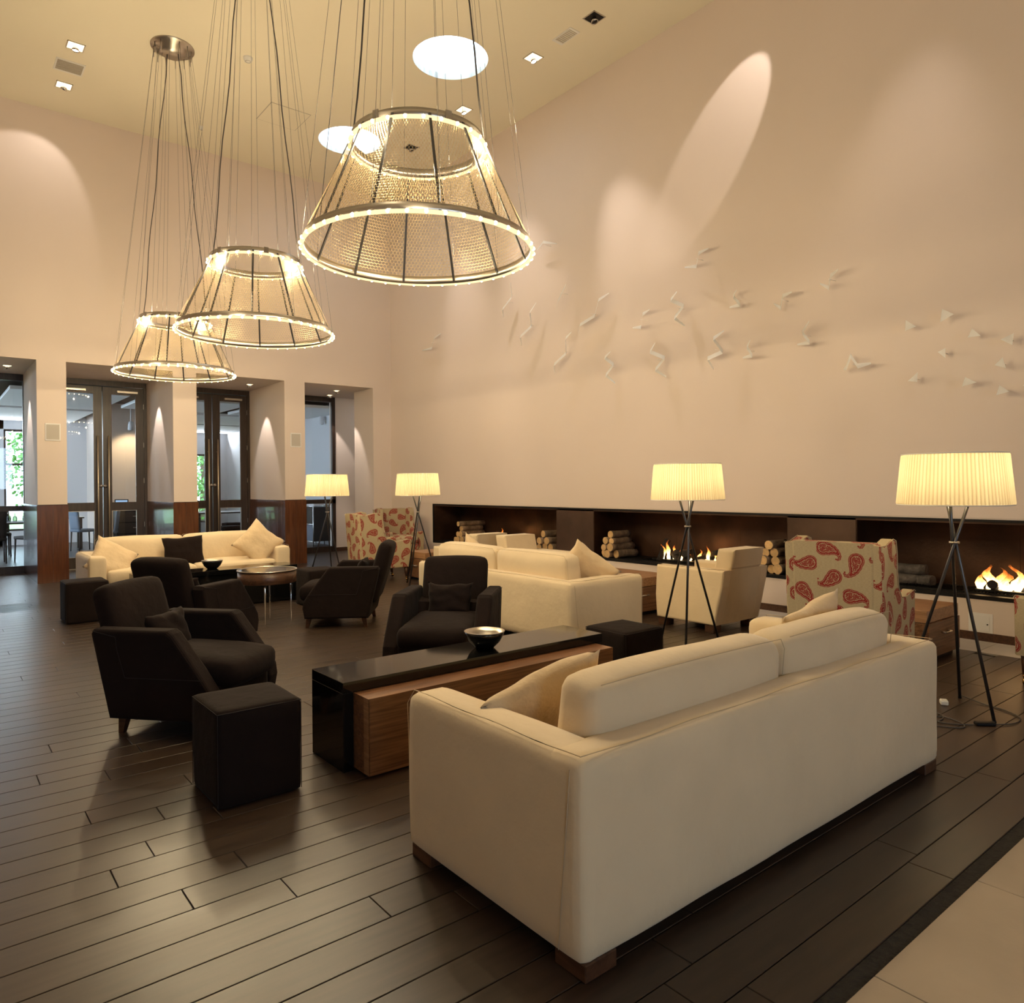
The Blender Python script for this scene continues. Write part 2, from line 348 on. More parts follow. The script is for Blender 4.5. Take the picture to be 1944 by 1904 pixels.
# ------------------------------------------------------------------ object helpers
def tag(o, label, cat, group=None):
    o['label'] = label; o['category'] = cat
    if group: o['group'] = group
    return o
def thing(name, label, cat, loc=(0, 0, 0), rz=0.0, group=None):
    o = bpy.data.objects.new(name, None); C.objects.link(o); o.location = loc; o.rotation_euler = (0, 0, rz); o.empty_display_size = .1
    return tag(o, label, cat, group)
def struct(o): o['kind'] = 'structure'; return o
def sempty(name, loc=(0, 0, 0)):
    o = bpy.data.objects.new(name, None); C.objects.link(o); o.location = loc; return struct(o)
def dup(root, loc, rz, label, group=None):
    r = root.copy(); C.objects.link(r); r.location = loc; r.rotation_euler = (0, 0, rz); r['label'] = label
    if group: r['group'] = group
    for ch in list(root.children):
        c = ch.copy(); C.objects.link(c); c.parent = r
        for g in list(ch.children): d = g.copy(); C.objects.link(d); d.parent = c
    return r
rnd = random.Random(7)

# ================================================================== THE ROOM
# ---- floor
floor = struct(B('floor', M['joint'], None, -6, XW+.7, -5, 26, -.10, -.014))
PW = .155
def plank_mesh(L, w=PW):
    bm = bmesh.new(); box(bm, .0015, L-.0015, .0018, w-.0018, -.014, 0)
    top = [e for e in bm.edges if all(v.co.z > -.001 for v in e.verts)]
    bmesh.ops.bevel(bm, geom=top, offset=.0016, segments=1, affect='EDGES')
    me = mesh_from(bm, 'plank'); me.materials.append(M['plank']); return me
LENS = [1.05, 1.3, 1.55, 1.85, 2.1]; PM = {l: plank_mesh(l) for l in LENS}
y = 1.03; cnt = 0; rest = bmesh.new(); XE = 6.78
row = 0
while y < 22.4:
    x = -5.8 if (row*7) % 3 else -5.3; x -= rnd.random()*.8
    vis0 = y*.067-1.2
    while x < XE-.02:
        l = rnd.choice(LENS)
        xe = XE if y < YB-.16 else 8.3
        if y > YB-.16 and x < xe: pass
        L_ = min(l, xe-x)
        if y < 11.0 and x+l > vis0 and x < XE and cnt < 299 and L_ > .1:
            if L_ < l-.01: me = plank_mesh(L_)
            else: me = PM[l]
            o = bpy.data.objects.new('plank', me); C.objects.link(o); o.location = (x, y, 0); o.parent = floor; cnt += 1
        elif L_ > .1:
            box(rest, x+.0015, x+L_-.0015, y+.0018, y+PW-.0018, -.014, 0)
        x += l
        if x >= XE and y < YB-.16: break
    if y >= YB-.16:
        while x < 8.2:
            l = min(rnd.choice(LENS), 8.25-x); box(rest, x+.0015, x+l-.0015, y+.0018, y+PW-.0018, -.014, 0); x += l+.0001
    y += PW; row += 1
o = obj('floor_planks', rest, M['plank'], floor); o['kind'] = 'stuff'
# stone paving at the camera's side
bm = bmesh.new(); box(bm, -5.9, XW, .975, 1.030, -.014, -.004); obj('mortar_strip', bm, M['mortar'], floor)
TS = .785
for j in range(-6, 1):
    for i in range(-8, 7):
        x0 = 2.11 + i*TS; y1 = .975 + j*TS
        if x0 > XW-.1: continue
        bm = bmesh.new(); box(bm, x0+.002, min(x0+TS, XW)-.002, y1-TS+.002, y1-.001, -.014, .001, .0015)
        obj('stone_tile', bm, M['stone'], floor)
# pale stone margin under the fireplace wall
yy = 1.03
while yy < YB:
    y2 = min(yy+.62, YB); B('margin_tile', M['pale'], floor, XE+.002, XW, yy+.002, y2-.002, -.014, .001, bev=.001); yy = y2
# ---- walls
wr = bmesh.new(); D0 = XW+.62
LZ, HZ = 1.065, .365
YN = 11.31                              # far end of the fireplace recess
box(wr, XW, XW+.75, -5, YB, LZ, ZC+.3); box(wr, XW, XW+.75, YN, YB, 0, LZ); box(wr, XW, XW+.75, -5, YN, 0, HZ); box(wr, XW, XW+.75, -5, -.2, HZ, LZ)
box(wr, D0+.02, XW+.75, -.2, YN, HZ, LZ)
wall_right = struct(obj('wall_right', wr, M['paint']))
# slightly proud lower band of the wall (its upper edge shows as a fine line)
bm = bmesh.new(); box(bm, XW-.006, XW, -5, YB, LZ+.02, 2.10); struct(obj('trim_1', bm, M['paint']))
bm = bmesh.new(); box(bm, XW-.012, XW, -5, YB, 0, .075); struct(obj('baseboard_right', bm, M['leg']))
# back wall with four deep openings
ZS = 3.33; OP = [(-.55, 1.31), (1.69, 3.20), (3.57, 5.085), (5.47, 6.87)]
wb = bmesh.new()
box(wb, -6, XW+.75, YB, YD, ZS, ZC+.3)
prev = -6
for a, b in OP: box(wb, prev, a, YB, YD if b < 6 else YD, 0, ZS); prev = b
box(wb, 6.87, 8.3, YB, 13.62, 0, ZS)
wall_back = struct(obj('wall_back', wb, M['paint']))
bm = bmesh.new(); box(bm, 6.87, 8.3, YD, YD+.1, 0, ZS+.2); box(bm, 8.2, 8.3, 13.62, YD, 0, ZS); struct(obj('wall_alcove', bm, M['paint']))
bm = bmesh.new(); box(bm, 6.9, 8.2, YD-.012, YD, 0, .08); struct(obj('baseboard_back', bm, M['leg']))
bm = bmesh.new(); box(bm, -6, 8.3, YD, YD+.1, ZS, 3.5); struct(obj('wall_over_doors', bm, M['paint']))
# wood dado on the piers: one panel on every face
ZD = 1.165; prev = -6
for a, b in OP + [(8, 9)]:
    x0, x1 = prev, a
    if b > 8: break
    xs = x1
    tpan = struct(B('trim_dado', M['dado'], None, x0-(0 if x0 < -5 else .012), x1+.012, YB-.012, YB, 0, ZD))
    if x0 > -5: B('side_panel', M['dado'], tpan, x0-.012, x0, YB, YD-.06, 0, ZD)
    B('side_panel', M['dado'], tpan, x1, x1+.012, YB, YD-.06, 0, ZD)
    B('joint_line', M['leg'], tpan, (max(x0, x1-.38)+x1)/2+.0, (max(x0, x1-.38)+x1)/2+.003, YB-.0135, YB-.012, 0, ZD)
    B('shadow_groove', M['iron'], tpan, x0-(0 if x0 < -5 else .004), x1+.004, YB-.006, YB-.0, ZD, ZD+.008)
    prev = b
# left and rear walls, out of view
bm = bmesh.new(); box(bm, -6.2, -6, -5.2, YD+.5, 0, ZC+.3); box(bm, -6.2, -6, YD+.5, 22, 3.1, 3.6); struct(obj('wall_left', bm, M['paint']))
p = light('AREA', 'added_opening_portal', (-6.1, 18.6, 1.6), 1, (1, 1, 1), shape='RECTANGLE', size=6.8, size_y=2.6); p.data.cycles.is_portal = True; p.rotation_euler = (PI/2, 0, -PI/2)  # unseen opening added in the side wall to brighten the dining room
bm = bmesh.new(); xs = [-6] + [v for ab in REAR for v in ab] + [XW+.75]
for i in range(0, len(xs), 2): box(bm, xs[i], xs[i+1], -5.2, -5, 0, ZC+.3)
for a, b in REAR: box(bm, a, b, -5.2, -5, 0, 1.4); box(bm, a, b, -5.2, -5, 3.0, ZC+.3)
struct(obj('wall_rear', bm, M['paint']))
# ---- ceiling with two round skylights
SKY = [(5.50, 8.03), (5.50, 10.98)]; SR = .50
cu = bpy.data.curves.new('ceiling', 'CURVE'); cu.dimensions = '2D'; cu.fill_mode = 'BOTH'; cu.extrude = .04
def spl(pts):
    s = cu.splines.new('POLY'); s.points.add(len(pts)-1); s.use_cyclic_u = True
    for p, q in zip(s.points, pts): p.co = (q[0], q[1], 0, 1)
spl([(-6.2, -5.2), (XW+.75, -5.2), (XW+.75, YD), (-6.2, YD)])
for cx, cy in SKY: spl([(cx+SR*math.cos(2*PI*k/64), cy+SR*math.sin(2*PI*k/64)) for k in range(64)])
tmp = bpy.data.objects.new('tmpc', cu); me = bpy.data.meshes.new_from_object(tmp); bpy.data.objects.remove(tmp)
ceiling = struct(link('ceiling', me, M['ceil'])); ceiling.location = (0, 0, ZC+.04)
for n, (cx, cy) in enumerate(SKY):
    w = sempty('window_%d' % (n+1), (cx, cy, ZC))
    bm = bmesh.new(); lathe(bm, [(SR, .0), (SR, .42), (SR+.04, .42), (SR+.04, 0)], 64); obj('skylight_shaft', bm, M['white'], w)
    bm = bmesh.new(); lathe(bm, [(.001, .40), (SR, .40)], 48); lathe(bm, [(.001, .41), (SR, .41)], 48); obj('skylight_glass', bm, M['glass'], w)

# ================================================================== FIREPLACE RECESS
fp = thing('fireplace', 'long dark steel fireplace recess running low along the wall', 'fireplace', (XW, 0, 0))
def FB(name, m, x0, x1, y0, y1, z0, z1, par=fp, **k): return B(name, m, par, x0, x1, y0, y1, z0, z1, **k)
D = .60
FB('hearth_shelf', M['iron'], -.004, D, -.2, YN, HZ, HZ+.035)
FB('top_panel', M['rust'], 0, D, -.2, YN, LZ-.03, LZ)
FB('frame_edge', M['iron'], -.008, .004, -.2, YN+.0, LZ-.012, LZ+.010)
FB('frame_edge', M['iron'], -.008, .03, YN-.03, YN, HZ, LZ)
for a, b in ((7.95, YN), (4.25, 7.19), (-.2, 3.51)):
    n = max(1, round((b-a)/1.1)); s = (b-a)/n
    for i in range(n): FB('back_panel', M['rust'], D-.01, D, a+i*s+.0015, a+(i+1)*s-.0015, HZ+.035, LZ-.03)
for yy in (YN-.035, 7.95, 7.18, 4.25, 3.50, -.2): FB('partition', M['rust'], .005, D-.01, yy, yy+.012, HZ+.035, LZ-.03)
FB('front_panel', M['steel_panel'], 0, .012, 7.19, 7.95, HZ+.035, LZ-.012)
FB('front_panel', M['steel_panel'], 0, .012, 3.51, 4.25, HZ+.035, LZ-.012)
# grates
for ya, yb in ((8.5, 10.2), (5.0, 6.4), (.2, 3.2)):
    bm = bmesh.new(); z = HZ+.035
    k = ya
    while k < yb: box(bm, .10, .42, k, k+.006, z+.008, z+.018); k += .028
    for xx in (.10, .18, .26, .34, .42): box(bm, xx, xx+.006, ya, yb, z, z+.012)
    obj('grate', bm, M['iron'], fp)
def log_mesh(r, L, seed, m):
    bm = bmesh.new(); n = 12; rings = []
    for i in range(6):
        t = i/5; bend = math.sin(t*PI)*.006*(seed % 3-1)
        rings.append([bm.verts.new((L*(t-.5), bend + r*(1+.10*noise.noise(Vector((math.cos(2*PI*k/n)*1.3+seed*9.1, math.sin(2*PI*k/n)*1.3, t*2))))*math.cos(2*PI*k/n), r*(1+.10*noise.noise(Vector((math.cos(2*PI*k/n)*1.3+seed*9.1, math.sin(2*PI*k/n)*1.3, t*2))))*math.sin(2*PI*k/n))) for k in range(n)])
    for i in range(5):
        for k in range(n): f = bm.faces.new((rings[i][k], rings[i][(k+1) % n], rings[i+1][(k+1) % n], rings[i+1][k])); f.smooth = True
    a = bm.faces.new(rings[0][::-1]); b = bm.faces.new(rings[-1]); a.material_index = 1; b.material_index = 1
    me = mesh_from(bm, 'log'); me.materials.append(m); me.materials.append(M['cut']); return me
z0 = HZ+.037
def stack(yc, rows, name, where, m='bark', rz=PI/2, xo=.20, r0=.045, L0=.30, inv=1):
    """logs lie across the recess, cut ends to the room; rows = counts from the bottom"""
    z = z0; k = 0; rn = ['bottom', 'second', 'third', 'top']
    for ri, n in enumerate(rows):
        r = r0*(1 if ri < 2 else .9)
        for i in range(n):
            rr = r*(.86+.26*rnd.random()); yy = yc + inv*(i-(n-1)/2.)*r*2.04 + (r if ri % 2 else 0)*.0
            k += 1
            me = log_mesh(rr, L0*(.85+.3*rnd.random()), k+int(yc*10), M[m])
            o = bpy.data.objects.new('firewood_log', me); C.objects.link(o)
            o.location = (XW+xo-.03+rnd.random()*.05, yy, z+rr); o.rotation_euler = (rnd.random()*6, 0, (rnd.random()-.5)*.12)
            pos = ['leftmost', 'second from left', 'third from left', 'rightmost'][min(i, 3)] if i < n-1 else 'rightmost'
            if n == 1: pos = 'single'
            lab = '%s log, %s row, stack %s' % (pos, 'top' if ri == len(rows)-1 else rn[ri], where)
            tag(o, lab, 'log', 'firewood logs stacked %s' % where)
        z += r*1.78
stack(10.55, (3, 2, 1, 1), 'a', 'at far left end of fireplace', inv=-1, r0=.055, L0=.5, xo=.3)
stack(8.30, (3, 2, 1), 'b', 'left of first flat panel', inv=-1, r0=.058, L0=.4, xo=.25)
stack(6.93, (3, 2, 2, 1), 'c', 'right of first flat panel', inv=-1, r0=.052, L0=.42, xo=.24)
stack(4.50, (3, 2, 2, 1), 'd', 'left of second flat panel', inv=-1, r0=.052, L0=.3, xo=.2)
for i, (yy, xx, zz, a) in enumerate(((3.22, .24, .055, .3), (3.10, .30, .055, -.2), (3.17, .27, .15, .1))):
    me = log_mesh(.055, .42, 50+i, M['bark2']); me.materials[1] = M['bark2']
    o = bpy.data.objects.new('driftwood_log', me); C.objects.link(o); o.location = (XW+xx, yy, z0+zz); o.rotation_euler = (0, 0, a+PI/2)
    tag(o, ['grey driftwood log, left one lying behind the paisley wing chair', 'grey driftwood log, right one lying behind the paisley wing chair', 'grey driftwood log resting on two others behind the wing chair'][i], 'log', 'grey driftwood pile')
def flame_bm(h, w, seed):
    bm = bmesh.new(); n = 8; R = 9; rings = []
    for i in range(R+1):
        t = i/R; r = w*(math.sin(min(1, t*1.5+.25)*PI*.62))*(1-t)**.8+.001
        ox = math.sin(t*5+seed*2.1)*w*.6*t*1.4; oy = (math.sin(t*4.5+seed*3.7)*.8+math.sin(t*9+seed))*w*.55*t; r *= 1+.25*math.sin(t*11+seed*5)
        rings.append([bm.verts.new((ox*.6+r*.5*math.cos(2*PI*k/n), oy+r*math.sin(2*PI*k/n), h*t)) for k in range(n)])
    for i in range(R):
        for k in range(n): f = bm.faces.new((rings[i][k], rings[i][(k+1) % n], rings[i+1][(k+1) % n], rings[i+1][k])); f.smooth = True
    return bm
def gasfire(yc, label, flames, coals, energy):
    t = thing('gas_fire', label, 'fire', (XW+.27, yc, z0+.018), 0, 'gas fires in the long hearth')
    B('burner_tray', M['iron'], t, -.12, .12, -.55, .55, 0, .018)
    for i, (yy, a, r, L, zz, tilt) in enumerate(coals):
        me = log_mesh(r, L, 70+i, M['char']); me.materials[1] = M['char']; o = bpy.data.objects.new('charred_log', me); C.objects.link(o); o.parent = t
        o.location = ((i % 3-1)*.05, yy, zz); o.rotation_euler = (0, tilt, a)
    for i, (yy, h, w) in enumerate(flames):
        o = obj('flame', flame_bm(h, w, i+yc), M['flame'], t); o.location = ((i % 3-1)*.035-.04, yy, .015); o.visible_shadow = False if False else True
    l = light('POINT', 'fire_light', (-.05, 0, .16), energy, (1, .42, .12), t, shadow_soft_size=.08)
    return t
CO = [(-.42, .5, .04, .26, .05, .3), (-.2, -.6, .045, .3, .06, -.2), (.02, .3, .04, .3, .06, .35), (.24, 1.0, .045, .24, .05, -.3), (.42, .2, .04, .25, .05, .2), (.1, 1.4, .035, .3, .12, .1), (-.3, 1.2, .035, .3, .12, .2)]
gasfire(9.62, 'small gas fire burning behind the two back to back cream armchairs', [(-.12, .16, .05), (-.02, .27, .06), (.08, .20, .05), (.16, .12, .04)], CO, 3)
gasfire(5.72, 'gas fire with leaning charred logs behind the middle tripod lamp', [(.40, .20, .04), (.34, .26, .045), (.27, .20, .04), (.12, .17, .035), (.0, .10, .03), (-.12, .16, .035), (-.30, .22, .04), (-.38, .16, .035), (-.2, .1, .03)], [(.42, 0, .04, .32, .12, -1.0)]+CO, 3)
gasfire(1.95, 'largest gas fire with tall bright flames at the right edge', [(.52-.07*i, .16+.11*((i*37) % 10)/10, .055+.02*((i*13) % 5)/5) for i in range(16)], [(-.05, 1.0, .05, .22, .15, .2), (-.3, .3, .06, .22, .08, 0)]+CO, 5)
# access hatch in the plinth
h = thing('access_hatch', 'small square white access panel in the wall below the hearth', 'hatch', (XW, 2.41, .16))
B('frame', M['white'], h, -.004, 0, -.10, .09, -.085, .085); B('panel', M['white'], h, -.007, -.004, -.075, .075, -.068, .068, bev=.001)
bm = bmesh.new(); lathe(bm, [(.006, 0), (.006, .004), (.001, .004)], 10); xf(bm, T((-.007, -.06, -.01)) @ RY(-PI/2)); obj('lock', bm, M['iron'], h)

# ================================================================== DOORS AND GLAZING
def leaf(n, x0, x1, hx, hs):
    d = sempty('door_%d' % n, (0, YD, 0)); y0, y1 = -.055, .0
    st = .13
    B('stile', M['door'], d, x0, x0+st, y0, y1, .01, 3.22, bev=.002); B('stile', M['door'], d, x1-st, x1, y0, y1, .01, 3.22, bev=.002)
    for a, b in ((.01, .2), (1.01, 1.15), (3.10, 3.22)): B('rail', M['door'], d, x0+st, x1-st, y0, y1, a, b)
    B('glass_pane', M['glass'], d, x0+st, x1-st, -.03, -.025, .2, 1.01); B('glass_pane', M['glass'], d, x0+st, x1-st, -.03, -.025, 1.15, 3.10)
    for z in (.2, 1.15):
        zt = 1.01 if z < 1 else 3.10
        bm = bmesh.new()
        for a, b, c, e in ((x0+st, x0+st+.008, z, zt), (x1-st-.008, x1-st, z, zt), (x0+st, x1-st, z, z+.008), (x0+st, x1-st, zt-.008, zt)): box(bm, a, b, y0-.004, y0+.01, c, e)
        obj('glazing_bead', bm, M['satin'] if z < 1 else M['leg'], d)
    bm = bmesh.new(); tube(bm, [(hx, -.115, .35), (hx, -.115, 2.34)], .014, 10); hd = obj('pull_handle', bm, M['handle'], d)
    for z in (.55, 2.1): bm = bmesh.new(); tube(bm, [(hx, -.115, z), (hx, -.05, z)], .009, 8); obj('handle_mount', bm, M['satin'], hd)
    bm = bmesh.new(); lathe(bm, [(.001, 0), (.032, 0), (.032, .01), (.001, .01)], 20); xf(bm, T((hx-hs*.055, -.065, 1.45)) @ RX(PI/2)); obj('lock_disc', bm, M['chrome'], d)
    cx = (x0+x1)/2+hs*.06
    B('door_closer', M['satin'], d, cx-.17, cx+.17, -.10, -.055, 3.12, 3.16, bev=.004)
    for z in (.7, 1.5, 2.15, 2.85): B('hinge', M['satin'], d, (x1-.006 if hs > 0 else x0), (x1 if hs > 0 else x0+.006), -.062, -.05, z, z+.09)
    return d
n = 1
for k in (0, 1):
    o_ = 1.885*k; xa, xb = 1.70+o_, 3.20+o_; c = 2.48+o_
    fr = struct(B('trim_%d' % (2+k), M['door'], None, xa, xb+.04, YD-.06, YD+.02, 3.235, ZS))
    B('jamb', M['door'], fr, xa, xa+.045, YD-.07, YD+.02, 0, 3.235); B('jamb', M['door'], fr, xb-.05, xb, YD-.07, YD+.02, 0, 3.235)
    B('threshold', M['satin'], fr, xa, xb, YD-.06, YD+.02, -.001, .008)
    leaf(n, xa+.045, c-.006, c-.085, 1 if False else -1); leaf(n+1, c+.006, xb-.05, c+.085, 1); n += 2
def glazed(n, x0, x1, mull):
    d = sempty('window_%d' % n, (0, YD, 0))
    B('frame_head', M['door'], d, x0, x1, -.06, .02, 3.22, ZS); B('frame_sill', M['door'], d, x0, x1, -.06, .02, 0, .12)
    B('frame_sill', M['door'], d, x0, x1, -.06, .02, 1.04, 1.13)
    xs = [x0]+mull+[x1]
    for x in xs: a = x if x == x0 else (x-.07 if x == x1 else x-.035); B('mullion', M['door'], d, a, a+.07, -.06, .02, .12, 3.22)
    for a, b in zip(xs, xs[1:]):
        B('glass_pane', M['glass'], d, a+.03, b-.03, -.02, -.015, .12, 1.04); B('glass_pane', M['glass'], d, a+.03, b-.03, -.02, -.015, 1.13, 3.22)
glazed(3, -.55, 1.37, [.4]); glazed(4, 5.45, 6.93, [])
# ================================================================== DINING ROOM BEYOND
ZR = 3.12
bm = bmesh.new(); box(bm, -6, 8.3, YD+.1, 26, ZR+.25, ZR+.45); struct(obj('ceiling_beyond', bm, M['beam']))
for i, (xa, xb, ya, yb) in enumerate([(-6, .9, 15.2, 24), (1.15, 3.0, 15.0, 18.1), (1.15, 3.0, 18.5, 22), (3.3, 5.3, 15.2, 17.4), (4.7, 7.6, 18, 20.6), (4.7, 7.6, 20.9, 24), (5.6, 7.6, 15, 17.6)]):
    struct(B('ceiling_raft', M['raft'], None, xa, xb, ya, yb, ZR, ZR+.06))
bm = bmesh.new(); box(bm, -6, 1.52, 22, 22.2, 0, 3.4); 
bm.free()
bm = bmesh.new()
for xa, xb, za, zb in ((-6, -5.6, 0, 3.4), (-5.6, 1.55, 2.9, 3.4), (1.35, 1.55, 0, 3.4), (1.55, 2.7, 2.9, 3.4), (2.7, 3.35, 0, 3.4), (-5.6, 2.7, 0, .35)): box(bm, xa, xb, 22, 22.2, za, zb)
struct(obj('wall_far', bm, M['grey']))
bm = bmesh.new(); box(bm, 3.35, 4.7, 18.9, 24.2, 0, 3.4); struct(obj('wall_partition', bm, M['paint']))
bm = bmesh.new()
for xa, xb, za, zb in ((4.7, 5.0, 0, 3.4), (5.0, 6.98, 2.45, 3.4), (5.0, 6.98, 0, .3), (6.98, 7.6, 0, 3.4)): box(bm, xa, xb, 24, 24.2, za, zb)
box(bm, 7.6, 7.8, YD+.1, 24.2, 0, 3.4); struct(obj('wall_side_beyond', bm, M['grey']))
bm = bmesh.new(); box(bm, -6, 7.6, 21.97, 21.99, -.02, .0); bm.free()
for n2, (xa, xb, yy, za, zb) in enumerate([(-5.6, 1.35, 22.1, .35, 2.9), (1.55, 2.7, 22.1, .35, 2.9), (5.0, 6.98, 24.1, .3, 2.45)]):
    w = sempty('window_%d' % (5+n2), (0, yy, 0)); B('glass_pane', M['glass'], w, xa, xb, -.003, .003, za, zb)
    for a, b, c, e in ((xa, xa+.05, za, zb), (xb-.05, xb, za, zb), (xa, xb, za, za+.05), (xa, xb, zb-.05, zb)): B('frame_bar', M['beam'], w, a, b, -.03, .03, c, e)
    if yy < 23: B('frame_bar', M['beam'], w, xa, xb, -.03, .03, 2.0, 2.05)
# daylight portal for those windows
for xa, xb, yy, za, zb in ((-5.6, 2.7, 22.3, .35, 2.9),):
    p = light('AREA', 'far_daylight', ((xa+xb)/2, yy, (za+zb)/2), 1, (1, 1, 1), shape='RECTANGLE', size=xb-xa, size_y=zb-za); p.data.cycles.is_portal = True; p.rotation_euler = (-PI/2, 0, 0)
for xa, xb, yy, en in ((-5.5, 2.6, 21.85, 150), (4.9, 7.5, 23.85, 70)):      # fill strips added under the far window heads to brighten the dining ceiling
    p = light('AREA', 'added_fill_strip', ((xa+xb)/2, yy, 2.93), en, (.80, .90, 1.0), shape='RECTANGLE', size=xb-xa, size_y=.05); p.rotation_euler = (-PI/2-.5, 0, 0)
sp = light('SPOT', 'dining_spot', (3.75, 18.2, 2.85), 60, WARM, spot_size=1.5, spot_blend=.6, shadow_soft_size=.04); aim(sp, (3.8, 18.9, 1.9))
for k, (x, y, l) in enumerate(((3.65, 18.2, 'white cylindrical track spotlight seen through the left double doors'), (5.15, 17.6, 'white cylindrical track spotlight seen through the right double doors'))):
    t = thing('track_spotlight', l, 'spotlight', (x, y, 2.82)); bm = bmesh.new(); lathe(bm, [(.001, .1), (.05, .08), (.06, 0), (.06, -.1), (.05, -.1), (.05, -.02), (.001, -.02)], 16); xf(bm, RX(.3)); obj('housing', bm, M['grey'], t)
    bm = bmesh.new(); tube(bm, [(0, 0, .08), (0, 0, ZR+.25-2.82)], .012); obj('stem', bm, M['grey'], t)
t = thing('cctv_camera', 'small grey dome security camera high on the side wall beyond', 'camera', (7.5, 16.6, 2.98)); bm = bmesh.new(); lathe(bm, [(.001, -.09), (.05, -.07), (.06, 0), (.06, .12)], 16); obj('dome', bm, M['grey'], t); B('bracket', M['grey'], t, .03, .1, -.03, .03, .04, .12)
def dining_chair(lab, x, y, rz, m='slate', g=None):
    t = thing('dining_chair', lab, 'chair', (x, y, 0), rz, g)
    obj('seat', xf(soft(.44, .44, .07, .02, (4, 4, 2)), T((0, 0, .46))), M[m], t); obj('backrest', xf(soft(.05, .42, .55, .02, (2, 4, 4)), T((-.22, 0, .73)) @ RY(-.12)), M[m], t)
    for sx in (-.19, .19):
        for sy in (-.19, .19): bm = bmesh.new(); tube(bm, [(sx, sy, .44), (sx*1.08, sy*1.05, 0)], .02, 4, r2=.013); obj('leg', bm, M['beam'], t)
    return t
ch0 = dining_chair('blue grey upholstered dining chair seen through the left leaf of the double doors', 2.82, 18.9, .3)
dup(ch0, (3.05, 17.75, 0), PI-.3, 'dark dining chair partly cut off by the door stile beyond the glass')
for k, (x, y, a, l) in enumerate([(1.00, 16.9, PI/2, 'nearest dark dining chair beyond the left window'), (1.62, 17.0, 1.9, 'dark dining chair with tall back beside the laid table beyond the left window'), (1.2, 18.6, -PI/2, 'dining chair on the far side of the laid table'), (.7, 17.9, 0, 'dining chair left of the laid table'), (1.95, 18.0, PI, 'dining chair right of the laid table')]):
    c = dup(ch0, (x, y, 0), a, l)
    if k != 9:
        for q in c.children:
            if q.name.startswith(('seat', 'backrest')): q.data = q.data.copy(); q.data.materials[0] = M['beam']
def dtable(lab, x, y, w, d):
    t = thing('dining_table', lab, 'table', (x, y, 0)); B('table_top', M['beam'], t, -w/2, w/2, -d/2, d/2, .71, .74)
    for sx in (-1, 1):
        for sy in (-1, 1): B('leg', M['beam'], t, sx*(w/2-.06)-.025, sx*(w/2-.06)+.025, sy*(d/2-.06)-.025, sy*(d/2-.06)+.025, 0, .71)
    c = B('tablecloth', M['cloth'], None, x-w/2-.01, x+w/2+.01, y-d/2-.01, y+d/2+.01, .741, .75, bev=.003); tag(c, 'white cloth on the %s' % lab, 'tablecloth')
dtable('laid dining table beyond the left window', 1.3, 17.8, .9, .9); dtable('small dining table beyond the left double doors', 2.6, 19.7, .6, .5); dtable('laid dining table beyond the right double doors', 6.3, 20.2, 1.6, .9)
for k, (dx, dy) in enumerate(((-.3, -.3), (-.2, -.15), (.0, -.32), (.12, -.1), (.28, -.28), (.3, .1), (-.3, .2), (.05, .28))):  # alike
    t = thing('wine_glass', 'clear wine glass among others on the laid table beyond the left window', 'glass', (1.3+dx, 17.8+dy, .75), 0, 'wine glasses on the laid table')
    bm = bmesh.new(); lathe(bm, [(.03, 0), (.038, .05), (.03, .1), (.005, .115)], 12); obj('glass_bowl', bm, M['tglass'], t); bm = bmesh.new(); lathe(bm, [(.005, .115), (.004, .17), (.03, .175)], 12); obj('glass_stem', bm, M['tglass'], t)
t = thing('upholstered_bench', 'dark upholstered stool with steel legs seen through the right double doors', 'stool', (5.75, 17.9, 0))
obj('seat', xf(soft(.5, .45, .12, .03, (4, 4, 2)), T((0, 0, .42))), M['dark'], t)
for sx in (-.2, .2):
    for sy in (-.17, .17): bm = bmesh.new(); tube(bm, [(sx, sy, .37), (sx, sy, 0)], .012, 6); obj('leg', bm, M['chrome'], t)
c2 = dup(t, (6.3, 19.4, 0), 0, 'dark upholstered stool farther back under the laid table')
t = thing('sideboard', 'dark cabinet with drawers seen through the right leaf of the left doors', 'cabinet', (3.75, 18.6, 0))
B('carcass', M['iron'], t, -.36, .5, -.25, .25, .05, .93); B('cabinet_top', M['white'], t, -.37, .51, -.26, .26, .93, .95)
for i in range(3): dr = B('drawer', M['beam'], t, -.34, .48, -.265, -.25, .12+i*.26, .35+i*.26); B('drawer_handle', M['satin'], dr, -.05, .15, -.28, -.265, .24+i*.26, .25+i*.26)
t = thing('laptop', 'small open screen standing on the dark cabinet beyond the doors', 'laptop', (3.50, 18.5, .95), -.2); B('base', M['iron'], t, -.14, .14, -.1, .1, 0, .015); q = B('screen', M['iron'], t, -.14, .14, .1, .11, .01, .2); B('display', M['screen'], q, -.12, .12, .098, .1, .03, .18)
t = thing('console_cabinet', 'black cabinet with chrome frame seen through the rightmost glazed opening', 'cabinet', (7.3, 16.6, 0))
B('carcass', M['iron'], t, -.24, .24, -.5, .5, .12, .92)
bm = bmesh.new()
for x in (-.25, .25):
    for y in (-.5, 0, .5): tube(bm, [(x, y, 0), (x, y, .95)], .012, 6)
    for z in (.12, .52, .94): tube(bm, [(x, -.5, z), (x, .5, z)], .012, 6)
obj('chrome_frame', bm, M['chrome'], t)
for y in (-.48, .02): B('door', M['slate'], t, -.258, -.245, y, y+.46, .14, .5)
B('paper_stack', M['patrol'], None, 7.15, 7.42, 16.3, 16.6, .953, 1.02); tag(bpy.data.objects['paper_stack'], 'white stack of papers on the chrome framed cabinet', 'papers')
